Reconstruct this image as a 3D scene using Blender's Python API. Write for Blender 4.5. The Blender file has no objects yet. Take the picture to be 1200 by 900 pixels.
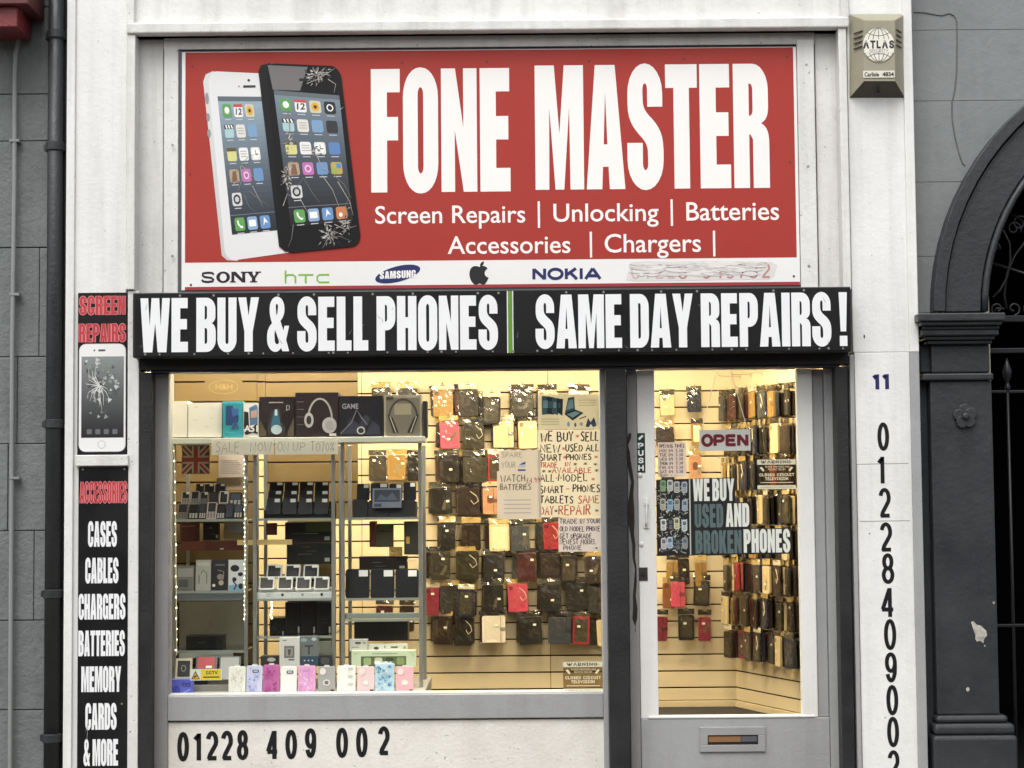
import bpy, math, random, os
from math import radians as rad, sin, cos, pi
from mathutils import Vector, Matrix
from mathutils.geometry import tessellate_polygon

# ------------------------------------------------------------------ camera, world, sun, exposure
S = bpy.context.scene
COL = S.collection
F_PX, PITCH, ROLL, CAM = 2200.0, rad(3.54), rad(0.5), Vector((0.0, -8.8, 1.65))
fwd = Vector((0, cos(PITCH), sin(PITCH)))
rt0, up0 = Vector((1, 0, 0)), Vector((0, -sin(PITCH), cos(PITCH)))
rt = rt0 * cos(ROLL) - up0 * sin(ROLL)
up = up0 * cos(ROLL) + rt0 * sin(ROLL)
cd = bpy.data.cameras.new('camera'); cam = bpy.data.objects.new('camera', cd); COL.objects.link(cam)
cam.matrix_world = Matrix(((rt.x, up.x, -fwd.x, CAM.x), (rt.y, up.y, -fwd.y, CAM.y), (rt.z, up.z, -fwd.z, CAM.z), (0, 0, 0, 1)))
cd.sensor_width = 36; cd.lens = F_PX / 1200 * 36; cd.clip_start = 0.1; cd.clip_end = 500
S.camera = cam

LAMP = 24.0                                                     # strength of the lit shop lamps and the added window panels
SUN_EL, SUN_AZ = rad(58), rad(200)
W = bpy.data.worlds.new('World'); S.world = W; W.use_nodes = True
nt = W.node_tree; nt.nodes.clear()
sky = nt.nodes.new('ShaderNodeTexSky'); sky.sky_type = 'NISHITA'; sky.sun_disc = False
sky.sun_elevation = SUN_EL; sky.sun_rotation = SUN_AZ; sky.dust_density = 3
hs = nt.nodes.new('ShaderNodeHueSaturation'); hs.inputs['Saturation'].default_value = 0.12   # overcast: grey sky
bg = nt.nodes.new('ShaderNodeBackground'); bg.inputs['Strength'].default_value = 0.15
wo = nt.nodes.new('ShaderNodeOutputWorld')
nt.links.new(sky.outputs[0], hs.inputs['Color']); nt.links.new(hs.outputs[0], bg.inputs['Color']); nt.links.new(bg.outputs[0], wo.inputs['Surface'])
sl = bpy.data.lights.new('sun', 'SUN'); sl.energy = 1.0; sl.angle = rad(40); sl.color = (1, .985, .96)
so = bpy.data.objects.new('sun', sl); COL.objects.link(so)
sd = Vector((sin(SUN_AZ) * cos(SUN_EL), cos(SUN_AZ) * cos(SUN_EL), sin(SUN_EL)))
so.rotation_euler = (-sd).to_track_quat('-Z', 'Y').to_euler(); so.location = (0, -6, 12)
S.view_settings.view_transform = 'Standard'; S.view_settings.look = 'None'
S.view_settings.gamma = 1; S.view_settings.exposure = 0.76
S.cycles.transparent_max_bounces = 32; S.cycles.max_bounces = 8
S.cycles.use_denoising = True
S.cycles.sample_clamp_indirect = 4

# ------------------------------------------------------------------ helpers: where a pixel of the 1200x900 photo lies on a plane Y
def P(px, py, Y):
    d = fwd + rt * ((px - 600) / F_PX) + up * ((450 - py) / F_PX)
    return CAM + d * ((Y - CAM.y) / d.y)
def RC(x0, y0, x1, y1, Y):
    xm, ym = (x0 + x1) / 2, (y0 + y1) / 2
    return P(x0, ym, Y).x, P(x1, ym, Y).x, P(xm, y1, Y).z, P(xm, y0, Y).z     # X0 X1 Z0 Z1

def lin(h):
    h = h.lstrip('#'); r = []
    for i in (0, 2, 4):
        c = int(h[i:i + 2], 16) / 255; r.append(c / 12.92 if c <= .04045 else ((c + .055) / 1.055) ** 2.4)
    return (*r, 1)

MATS = {}
def mat(hex_, rough=.5, metal=0.0, dirt=0.0, streak=0.0, chips=0.0, bump=0.0, bscale=60, dcol='#5a554a', coat=0.0, emit=0.0, spec=.5, scale=1.6, grain=None, var=0.0):
    key = ('m', hex_, rough, metal, dirt, streak, chips, bump, bscale, dcol, coat, emit, spec, scale, grain, var)
    if key in MATS: return MATS[key]
    m = bpy.data.materials.new('surface_' + hex_.strip('#')); MATS[key] = m; m.use_nodes = True
    t = m.node_tree; n = t.nodes; L = t.links.new
    b = n['Principled BSDF']; b.inputs['Base Color'].default_value = lin(hex_); b.inputs['Roughness'].default_value = rough
    b.inputs['Metallic'].default_value = metal; b.inputs['Specular IOR Level'].default_value = spec
    if coat: b.inputs['Coat Weight'].default_value = coat; b.inputs['Coat Roughness'].default_value = .08
    if emit: b.inputs['Emission Color'].default_value = lin(hex_); b.inputs['Emission Strength'].default_value = emit
    if not (dirt or streak or chips or bump or grain or var): return m
    tc = n.new('ShaderNodeNewGeometry')
    def noise(sc, det=6, mp=None, rg=.6):
        x = n.new('ShaderNodeTexNoise'); x.inputs['Scale'].default_value = sc; x.inputs['Detail'].default_value = det; x.inputs['Roughness'].default_value = rg
        if mp:
            k = n.new('ShaderNodeMapping'); k.inputs['Scale'].default_value = mp; L(tc.outputs['Position'], k.inputs[0]); L(k.outputs[0], x.inputs['Vector'])
        else: L(tc.outputs['Position'], x.inputs['Vector'])
        return x.outputs[0]
    def ramp(src, a, z, amt):
        r = n.new('ShaderNodeMapRange'); r.inputs[1].default_value = a; r.inputs[2].default_value = z; r.inputs[3].default_value = 0; r.inputs[4].default_value = amt; L(src, r.inputs[0]); return r.outputs[0]
    col = None
    def mix(fac, c2):
        nonlocal col
        x = n.new('ShaderNodeMix'); x.data_type = 'RGBA'; L(fac, x.inputs[0])
        if col is None: x.inputs[6].default_value = lin(hex_)
        else: L(col, x.inputs[6])
        x.inputs[7].default_value = lin(c2); col = x.outputs[2]
    if grain: mix(ramp(noise(scale * 6, 5, grain), .3, .75, .55), dcol)
    if dirt: mix(ramp(noise(scale, 9), .42, .8, dirt), dcol); mix(ramp(noise(scale * 9, 8, None, .7), .5, .85, dirt * .8), dcol)
    if streak: mix(ramp(noise(1, 7, (9, 9, .55)), .48, .82, streak), dcol)
    if chips: mix(ramp(noise(55, 4, None, .5), .70, .715, chips), '#3c3a36'); mix(ramp(noise(17, 6, (1, 1, .5), .7), .715, .735, chips * .8), dcol)
    if var:
        oi = n.new('ShaderNodeObjectInfo'); hv = n.new('ShaderNodeHueSaturation'); L(ramp(oi.outputs['Random'], 0, 1, 2 * var), hv.inputs['Value'])
        ad = n.new('ShaderNodeMath'); ad.operation = 'ADD'; ad.inputs[1].default_value = 1 - var; L(hv.inputs['Value'].links[0].from_socket, ad.inputs[0]); L(ad.outputs[0], hv.inputs['Value'])
        if col is None: hv.inputs['Color'].default_value = lin(hex_)
        else: L(col, hv.inputs['Color'])
        col = hv.outputs[0]
    if col: L(col, b.inputs['Base Color'])
    if dirt or streak: L(ramp(noise(scale * 3, 6), .3, .7, .25), (rr := n.new('ShaderNodeMath')).inputs[0]); rr.operation = 'ADD'; rr.inputs[1].default_value = rough - .1; L(rr.outputs[0], b.inputs['Roughness'])
    if bump:
        bp = n.new('ShaderNodeBump'); bp.inputs['Strength'].default_value = bump; bp.inputs['Distance'].default_value = .01
        ad = n.new('ShaderNodeMath'); ad.operation = 'ADD'; L(noise(bscale, 5), ad.inputs[0]); L(noise(bscale * .2, 4), ad.inputs[1])
        L(ad.outputs[0], bp.inputs['Height']); L(bp.outputs[0], b.inputs['Normal'])
    return m

def glassy(name, tint, gloss=.05, rough=.03, ior=1.35, opaque=0.0, ocol='#ffffff', bump=0.0, dust=0.0):
    key = ('g', name)
    if key in MATS: return MATS[key]
    m = bpy.data.materials.new(name); MATS[key] = m; m.use_nodes = True
    t = m.node_tree; n = t.nodes; L = t.links.new; n.clear()
    o = n.new('ShaderNodeOutputMaterial'); tr = n.new('ShaderNodeBsdfTransparent'); tr.inputs[0].default_value = lin(tint)
    g = n.new('ShaderNodeBsdfGlossy'); g.inputs['Roughness'].default_value = rough
    fr = n.new('ShaderNodeFresnel'); fr.inputs[0].default_value = ior
    ad = n.new('ShaderNodeMath'); ad.operation = 'ADD'; ad.inputs[1].default_value = gloss; L(fr.outputs[0], ad.inputs[0])
    ge = n.new('ShaderNodeNewGeometry'); fb = n.new('ShaderNodeMath'); fb.operation = 'SUBTRACT'; fb.inputs[0].default_value = 1; L(ge.outputs['Backfacing'], fb.inputs[1])   # the leaving face mirrors nothing
    pr_ = n.new('ShaderNodeMath'); pr_.operation = 'MULTIPLY'; L(ad.outputs[0], pr_.inputs[0]); L(fb.outputs[0], pr_.inputs[1])
    mx = n.new('ShaderNodeMixShader'); L(pr_.outputs[0], mx.inputs[0]); L(tr.outputs[0], mx.inputs[1]); L(g.outputs[0], mx.inputs[2])
    last = mx.outputs[0]
    if opaque:
        d = n.new('ShaderNodeBsdfDiffuse'); d.inputs[0].default_value = lin(ocol); m2 = n.new('ShaderNodeMixShader'); m2.inputs[0].default_value = opaque
        L(last, m2.inputs[1]); L(d.outputs[0], m2.inputs[2]); last = m2.outputs[0]
    if bump:
        tc = n.new('ShaderNodeNewGeometry'); nz = n.new('ShaderNodeTexNoise'); nz.inputs['Scale'].default_value = 28; nz.inputs['Detail'].default_value = 3
        bp = n.new('ShaderNodeBump'); bp.inputs['Strength'].default_value = bump; bp.inputs['Distance'].default_value = .02
        L(tc.outputs['Position'], nz.inputs['Vector']); L(nz.outputs[0], bp.inputs['Height']); L(bp.outputs[0], g.inputs['Normal']); L(bp.outputs[0], fr.inputs['Normal'])
    L(last, o.inputs[0]); return m

# ------------------------------------------------------------------ helpers: meshes
def paper(hex_, tl=.5):
    key = ('p', hex_, tl)
    if key in MATS: return MATS[key]
    m = bpy.data.materials.new('paper_' + hex_.strip('#')); MATS[key] = m; m.use_nodes = True
    t = m.node_tree; n = t.nodes; L = t.links.new; n.clear()
    o = n.new('ShaderNodeOutputMaterial'); d = n.new('ShaderNodeBsdfDiffuse'); d.inputs[0].default_value = lin(hex_)
    r = n.new('ShaderNodeBsdfTranslucent'); r.inputs[0].default_value = lin(hex_); x = n.new('ShaderNodeMixShader'); x.inputs[0].default_value = tl
    L(d.outputs[0], x.inputs[1]); L(r.outputs[0], x.inputs[2]); L(x.outputs[0], o.inputs[0]); return m

class MB:
    def __init__(s): s.v = []; s.f = []; s.mi = []; s.mats = []
    def _m(s, m):
        if m not in s.mats: s.mats.append(m)
        return s.mats.index(m)
    def add(s, vs, fs, m):
        k = len(s.v); i = s._m(m); s.v += [tuple(v) for v in vs]
        for f in fs: s.f.append([k + a for a in f]); s.mi.append(i)
    def box(s, x0, x1, y0, y1, z0, z1, m):
        if x0 > x1: x0, x1 = x1, x0
        if y0 > y1: y0, y1 = y1, y0
        if z0 > z1: z0, z1 = z1, z0
        s.add([(x0, y0, z0), (x1, y0, z0), (x1, y1, z0), (x0, y1, z0), (x0, y0, z1), (x1, y0, z1), (x1, y1, z1), (x0, y1, z1)],
              [(0, 3, 2, 1), (4, 5, 6, 7), (0, 1, 5, 4), (1, 2, 6, 5), (2, 3, 7, 6), (3, 0, 4, 7)], m); return s
    def pbox(s, x0, y0, x1, y1, Y0, Y1, m):                     # a box whose front face covers a photo rectangle
        a, b, c, d = RC(x0, y0, x1, y1, Y0); return s.box(a, b, Y0, Y1, c, d, m)
    def prism(s, pts, y0, y1, m):                                # outline in (x, z), extruded along y
        n = len(pts); tr = tess([pts])
        ar = sum(pts[i][0] * pts[(i + 1) % n][1] - pts[(i + 1) % n][0] * pts[i][1] for i in range(n))
        if ar < 0: pts = pts[::-1]; tr = tess([pts])
        vs = [(x, y0, z) for x, z in pts] + [(x, y1, z) for x, z in pts]
        fs = [list(range(n)), list(range(2 * n - 1, n - 1, -1))]
        if not convex(pts): fs = [list(t) for t in tr] + [[a + n for a in t[::-1]] for t in tr]
        s.add(vs, fs + [(i, i + n, (i + 1) % n + n, (i + 1) % n) for i in range(n)], m); return s
    def tube(s, pts, r, m, n=8, cap=True):
        pts = [Vector(p) for p in pts]; vs = []; fs = []; ref = Vector((0.123, .37, .92))
        for i, p in enumerate(pts):
            t = (pts[min(i + 1, len(pts) - 1)] - pts[max(i - 1, 0)]).normalized()
            a = t.cross(ref).normalized(); b = t.cross(a)
            rr = r[i] if isinstance(r, (list, tuple)) else r
            vs += [p + (a * cos(2 * pi * k / n) + b * sin(2 * pi * k / n)) * rr for k in range(n)]
        for i in range(len(pts) - 1):
            for k in range(n): fs.append((i * n + k, i * n + (k + 1) % n, (i + 1) * n + (k + 1) % n, (i + 1) * n + k))
        if cap: fs.append(tuple(range(n - 1, -1, -1))); fs.append(tuple((len(pts) - 1) * n + k for k in range(n)))
        s.add(vs, fs, m); return s
    def build(s, name, parent=None, bev=0, smooth=False, origin=None, seg=2):
        if parent is not None: o = Vector(ORG[parent.name])
        elif origin is not None: o = Vector(origin)
        else:
            xs, ys, zs = zip(*s.v); o = Vector(((min(xs) + max(xs)) / 2, (min(ys) + max(ys)) / 2, min(zs)))
        me = bpy.data.meshes.new(name); me.from_pydata([(x - o.x, y - o.y, z - o.z) for x, y, z in s.v], [], s.f)
        for m in s.mats: me.materials.append(m)
        me.polygons.foreach_set('material_index', s.mi)
        if smooth: me.polygons.foreach_set('use_smooth', [True] * len(s.f))
        me.update(); ob = bpy.data.objects.new(name, me); COL.objects.link(ob)
        if parent is not None: ob.parent = parent
        else: ob.location = o
        ORG[ob.name] = tuple(o)
        if bev:
            bm = ob.modifiers.new('edge', 'BEVEL'); bm.width = bev; bm.segments = seg; bm.limit_method = 'ANGLE'; bm.angle_limit = rad(40)
        return ob
ORG = {}
def convex(pts):
    n = len(pts); sg = 0
    for i in range(n):
        a, b, c = pts[i], pts[(i + 1) % n], pts[(i + 2) % n]
        z = (b[0] - a[0]) * (c[1] - b[1]) - (b[1] - a[1]) * (c[0] - b[0])
        if abs(z) < 1e-12: continue
        if sg == 0: sg = 1 if z > 0 else -1
        elif (z > 0) != (sg > 0): return False
    return True
def tess(contours): return tessellate_polygon([[Vector((x, y, 0)) for x, y in c] for c in contours])
def thing(name, label, cat, loc=(0, 0, 0), rotz=0, group=None):
    o = bpy.data.objects.new(name, None); COL.objects.link(o); o.location = loc; o.rotation_euler = (0, 0, rotz); o.empty_display_size = .05
    ORG[o.name] = tuple(loc) if rotz == 0 else (0, 0, 0)
    o['label'] = label; o['category'] = cat
    if group: o['group'] = group
    return o
def tag(o, label, cat, group=None, kind=None):
    o['label'] = label; o['category'] = cat
    if group: o['group'] = group
    if kind: o['kind'] = kind
    return o
def struct(o): o['kind'] = 'structure'; return o
def dup(root, loc, rotz=None, label=None, group=None, scale=None):
    r = root.copy(); COL.objects.link(r); r.location = loc
    if rotz is not None: r.rotation_euler = (0, 0, rotz)
    if label: r['label'] = label
    if group: r['group'] = group
    if scale: r.scale = scale
    for ch in list(root.children):
        c = ch.copy(); COL.objects.link(c); c.parent = r
        for g in list(ch.children): d = g.copy(); COL.objects.link(d); d.parent = c
    return r
def arc(cx, cy, rx, ry, a0, a1, n=6): return [(cx + rx * cos(rad(a0 + (a1 - a0) * i / n)), cy + ry * sin(rad(a0 + (a1 - a0) * i / n))) for i in range(n + 1)]
def rr(x0, y0, x1, y1, rx, ry=None, n=5):
    ry = rx if ry is None else ry
    return arc(x1 - rx, y1 - ry, rx, ry, 0, 90, n) + arc(x0 + rx, y1 - ry, rx, ry, 90, 180, n) + arc(x0 + rx, y0 + ry, rx, ry, 180, 270, n) + arc(x1 - rx, y0 + ry, rx, ry, 270, 360, n)
def bez(p0, p1, p2, p3, n=7):
    r = []
    for i in range(n + 1):
        t = i / n; u = 1 - t
        r.append((u**3 * p0[0] + 3 * u * u * t * p1[0] + 3 * u * t * t * p2[0] + t**3 * p3[0], u**3 * p0[1] + 3 * u * u * t * p1[1] + 3 * u * t * t * p2[1] + t**3 * p3[1]))
    return r
def dedupe(c):
    o = []
    for p in c:
        if not o or abs(p[0] - o[-1][0]) + abs(p[1] - o[-1][1]) > 1e-6: o.append(p)
    if abs(o[0][0] - o[-1][0]) + abs(o[0][1] - o[-1][1]) < 1e-6: o.pop()
    return o

# ------------------------------------------------------------------ lettering: heavy condensed capitals, sans text, marker-pen strokes
def heavy(ch):
    I = lambda: arc(28.5, 20, 4.5, 5, 360, 180)
    J = lambda: arc(28.5, 80, 4.5, 5, 180, 0)
    d = {
     'E': (50, [[(0,0),(49,0),(49,19),(26,19),(26,42),(46,42),(46,61),(26,61),(26,81),(48,81),(48,100),(0,100)]]),
     'F': (47, [[(0,0),(26,0),(26,42),(44,42),(44,61),(26,61),(26,81),(47,81),(47,100),(0,100)]]),
     'H': (58, [[(0,0),(25,0),(25,41),(33,41),(33,0),(58,0),(58,100),(33,100),(33,61),(25,61),(25,100),(0,100)]]),
     'I': (25, [[(0,0),(25,0),(25,100),(0,100)]]),
     'L': (45, [[(0,0),(44,0),(44,19),(26,19),(26,100),(0,100)]]),
     'T': (51, [[(13,0),(38,0),(38,81),(51,81),(51,100),(0,100),(0,81),(13,81)]]),
     'M': (78, [[(0,0),(22,0),(23,66),(32,0),(46,0),(55,66),(56,0),(78,0),(78,100),(47,100),(39,45),(31,100),(0,100)]]),
     'N': (58, [[(0,0),(22,0),(22,50),(36,0),(58,0),(58,100),(36,100),(36,52),(23,100),(0,100)]]),
     'W': (88, [[(10,0),(36,0),(44,54),(52,0),(78,0),(88,100),(65,100),(61,48),(56,100),(33,100),(28,48),(23,100),(0,100)]]),
     'Y': (62, [[(18.5,0),(43.5,0),(43.5,37),(62,100),(38,100),(31,66),(24,100),(0,100),(18.5,37)]]),
     'K': (60, [[(0,0),(25,0),(25,42),(34,0),(60,0),(45,54),(59,100),(34,100),(25,60),(25,100),(0,100)]]),
     'A': (62, [[(0,0),(25,0),(26.5,18),(35.5,18),(37,0),(62,0),(47,100),(15,100)], [(28,36),(34,36),(31,78)]]),
     'O': (57, [rr(0,-1,57,101,27,24,7), rr(24,15,33,85,4.5,6,4)]),
     'D': (57, [[(0,0)] + arc(31,24,26,24,270,360) + arc(31,76,26,24,0,90) + [(0,100)], [(25,17)] + arc(28,22,4.5,5,270,360,4) + arc(28,78,4.5,5,0,90,4) + [(25,83)]]),
     'C': (57, [[(33,62),(57,62)] + arc(30,77,27,24,0,90) + arc(27,77,27,24,90,180) + arc(27,23,27,24,180,270) + arc(30,23,27,24,270,360) + [(57,39),(33,39)] + I() + J()]),
     'G': (57, [[(33,64),(57,64)] + arc(30,77,27,24,0,90) + arc(27,77,27,24,90,180) + arc(27,23,27,24,180,270) + [(38,2),(42,6),(45,0),(57,0),(57,53),(31,53),(31,38),(33,38)] + I() + J()]),
     'U': (57, [[(0,100)] + arc(28.5,22,28.5,23,180,360,10) + [(57,100),(33,100)] + arc(28.5,19,4.5,5,360,180) + [(24,100)]]),
     'P': (56, [[(0,0),(25,0),(25,37),(31,37)] + arc(31,59,25,22,-90,0) + arc(31,78,25,22,0,90) + [(0,100)], [(25,53)] + arc(27,58,4.5,5,-90,0,4) + arc(27,79,4.5,5,0,90,4) + [(25,84)]]),
     'R': (57, [[(0,0),(25,0),(25,43),(27,43),(31,39),(31,0),(57,0),(57,36)] + bez((57,36),(57,46),(52,50),(44,52)) + bez((44,52),(52,54),(56,58),(56,66)) + arc(31,79,25,21,0,90) + [(0,100)], [(25,58)] + arc(26.5,63,4.5,5,-90,0,4) + arc(26.5,79,4.5,5,0,90,4) + [(25,84)]]),
     'B': (58, [[(0,0)] + arc(31,22,27,22,-90,0) + bez((58,34),(58,45),(54,50),(46,53)) + bez((46,53),(54,56),(57,60),(57,67)) + arc(31,79,26,21,0,90) + [(0,100)], [(25,15)] + arc(28,20,4.5,5,-90,0,4) + arc(28,39,4.5,5,0,90,4) + [(25,44)], [(25,60)] + arc(27.5,65,4.5,5,-90,0,4) + arc(27.5,80,4.5,5,0,90,4) + [(25,85)]]),
     'S': (58, [[(57,66)] + arc(29,77,28,24,0,180,12) + bez((1,68),(1,54),(12,48),(22,42)) + bez((22,42),(31,37),(33,34),(33,27)) + arc(29,20,4.2,5,360,180) + [(24.8,37),(0,37)] + arc(29,23,29,24,180,360,12) + bez((58,31),(58,46),(48,52),(37,58)) + bez((37,58),(28,63),(25.4,66),(25.4,73)) + arc(29,80,3.7,5,180,0) + [(32.7,66)]]),
     '!': (25, [[(4,27),(21,27),(25,100),(0,100)], [(1,0),(24,0),(24,19),(1,19)]]),
     '&': (66, [[(66,47),(52,47),(49,38),(40,56)] + bez((40,56),(50,64),(52,70),(52,78)) + arc(30,80,22,21,0,180,10) + bez((8,76),(8,66),(11,60),(15,52)) + bez((15,52),(3,44),(0,36),(0,24)) + arc(25,22,25,23,180,290,8) + [(42,6),(46,0),(66,0),(57,21)], [(26,84)] + arc(29.5,82,3.5,6,180,0,5) + [(31,70),(28,66)] , [(24,40),(36,18)] + arc(30,20,7,7,320,180,5) + [(22,32)]]),
    }
    return d[ch]
CAPS = None                                                     # a plain grotesque that ships inside Blender, for bold capitals; else the built-in font
try: CAPS = bpy.data.fonts.load(os.path.join(bpy.utils.system_resource('DATAFILES'), 'fonts', 'Inter.woff2'))
except Exception: CAPS = None
TX = {}
def sans(s, bold=0.0, shear=0.0, caps=False):
    k = (s, bold, shear, caps)
    if k not in TX:
        c = bpy.data.curves.new('t', 'FONT'); c.body = s; c.resolution_u = 4; c.offset = bold; c.shear = shear; c.fill_mode = 'FRONT'
        if CAPS and caps: c.font = CAPS
        o = bpy.data.objects.new('t', c); me = o.to_mesh()
        TX[k] = ([(v.co.x, v.co.y) for v in me.vertices], [tuple(p.vertices) for p in me.polygons])
        o.to_mesh_clear(); bpy.data.objects.remove(o); bpy.data.curves.remove(c)
    return TX[k]
def el(cx, cy, rx, ry, a0=90, a1=450, n=24): return arc(cx, cy, rx, ry, a0, a1, n)
DIG = {'0': [el(.5, .5, .42, .46)], '1': [[(.12, .74), (.42, .86), (.55, .96), (.55, .0)]], '2': [arc(.5, .68, .4, .28, 165, -25, 12) + [(.66, .42), (.3, .18), (.2, .03)], [(.1, .06), (.95, .06)]],
 'O': [el(.5, .5, .42, .44)], 'P': [[(.12, 0), (.12, 1)], [(.12, .9), (.55, .9)] + arc(.58, .67, .3, .23, 90, -90, 8) + [(.12, .44)]], 'E': [[(.14, 0), (.14, 1)], [(.14, .9), (.92, .9)], [(.14, .51), (.86, .51)], [(.14, .1), (.94, .1)]], 'N': [[(.12, 0), (.12, 1)], [(.14, .94), (.86, .06)], [(.88, 0), (.88, 1)]],
 'K': [[(.12, 0), (.12, 1)], [(.12, .38), (.85, 1)], [(.42, .6), (.92, 0)]], 'I': [[(.5, 0), (.5, 1)]], 'A': [[(.06, 0), (.5, .98)], [(.5, .98), (.94, 0)], [(.24, .3), (.76, .3)]], '5': [[(.85, .93), (.22, .93), (.16, .5)] + arc(.48, .32, .4, .3, 130, -140, 10)], '7': [[(.08, .92), (.9, .92), (.35, 0)]], '3': [arc(.45, .73, .38, .22, 160, -80, 9) + arc(.45, .28, .42, .25, 80, -160, 10)],
 '8': [el(.5, .73, .36, .23), el(.5, .27, .42, .24)], '4': [[(.72, 0), (.72, 1)], [(.68, .97), (.08, .27)], [(.0, .26), (1, .26)]], '9': [el(.5, .67, .4, .29, 0, 360), [(.9, .67)] + arc(.5, .5, .4, .45, -2, -150, 12)]}
PEN = {'A':[[(0,0),(.42,1),(.85,0)],[(.15,.38),(.7,.4)]],'B':[[(.05,0),(.05,1),(.5,.95),(.6,.75),(.45,.55),(.08,.52)],[(.45,.55),(.75,.35),(.6,.06),(.05,0)]],'C':[[(.75,.85),(.45,1),(.12,.75),(.05,.35),(.3,.02),(.75,.12)]],
 'D':[[(.05,0),(.05,1),(.5,.9),(.75,.5),(.5,.08),(.05,0)]],'E':[[(.65,1),(.05,1),(.05,0),(.7,0)],[(.05,.52),(.55,.54)]],'F':[[(.65,1),(.05,1),(.05,0)],[(.05,.55),(.5,.56)]],'G':[[(.75,.85),(.4,1),(.05,.6),(.15,.1),(.5,0),(.75,.2),(.75,.45),(.45,.45)]],
 'H':[[(.05,0),(.05,1)],[(.7,0),(.7,1)],[(.05,.5),(.7,.52)]],'I':[[(.15,0),(.15,1)]],'J':[[(.5,1),(.5,.15),(.3,0),(.05,.15)]],'K':[[(.05,0),(.05,1)],[(.65,1),(.07,.48),(.7,0)]],'L':[[(.05,1),(.05,0),(.6,.02)]],
 'M':[[(0,0),(.1,1),(.45,.3),(.8,1),(.92,0)]],'N':[[(.05,0),(.05,1),(.7,0),(.72,1)]],'O':[[(.4,1),(.08,.7),(.08,.3),(.4,0),(.72,.3),(.72,.7),(.4,1)]],'P':[[(.05,0),(.05,1),(.5,.97),(.66,.75),(.5,.5),(.06,.47)]],
 'R':[[(.05,0),(.05,1),(.5,.97),(.66,.76),(.5,.54),(.06,.5)],[(.3,.5),(.72,0)]],'S':[[(.65,.88),(.35,1),(.08,.78),(.3,.55),(.62,.35),(.55,.06),(.3,0),(.03,.12)]],'T':[[(0,1),(.75,1)],[(.38,1),(.38,0)]],
 'U':[[(.05,1),(.06,.25),(.35,0),(.66,.25),(.68,1)]],'V':[[(0,1),(.35,0),(.7,1)]],'W':[[(0,1),(.22,0),(.48,.75),(.72,0),(.98,1)]],'Y':[[(0,1),(.35,.5),(.7,1)],[(.35,.5),(.33,0)]],'X':[[(0,0),(.7,1)],[(0,1),(.7,0)]],
 '*':[[(.1,.3),(.6,.75)],[(.1,.75),(.6,.3)],[(.35,.2),(.35,.85)]],'-':[[(.1,.5),(.5,.5)]],'.':[[(.1,.0),(.2,.06)]],':':[[(.1,.1),(.2,.16)],[(.1,.6),(.2,.66)]],'%':[[(.05,0),(.7,1)],[(.05,.8),(.15,.95),(.25,.8),(.15,.65),(.05,.8)],[(.5,.2),(.6,.35),(.7,.2),(.6,.05),(.5,.2)]],
 '0':[[(.35,1),(.08,.6),(.1,.25),(.35,0),(.6,.3),(.6,.7),(.35,1)]],'1':[[(.1,.8),(.3,1),(.3,0)]],'2':[[(.05,.8),(.3,1),(.6,.75),(.05,0),(.65,0)]],'3':[[(.1,.95),(.55,.85),(.3,.55),(.6,.3),(.35,0),(.05,.1)]],'4':[[(.5,0),(.5,1),(.05,.3),(.7,.3)]],'5':[[(.6,1),(.15,1),(.1,.55),(.45,.6),(.6,.3),(.4,0),(.05,.08)]],
 '7':[[(.05,1),(.6,1),(.25,0)]],'9':[[(.6,.7),(.35,.5),(.1,.72),(.35,1),(.6,.75),(.5,0)]],'6':[[(.55,1),(.2,.6),(.1,.25),(.35,0),(.6,.25),(.4,.5),(.12,.3)]],'£':[[(.6,.85),(.4,1),(.2,.8),(.25,.4),(.05,0),(.65,.02)],[(.05,.5),(.5,.5)]]}

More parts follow.
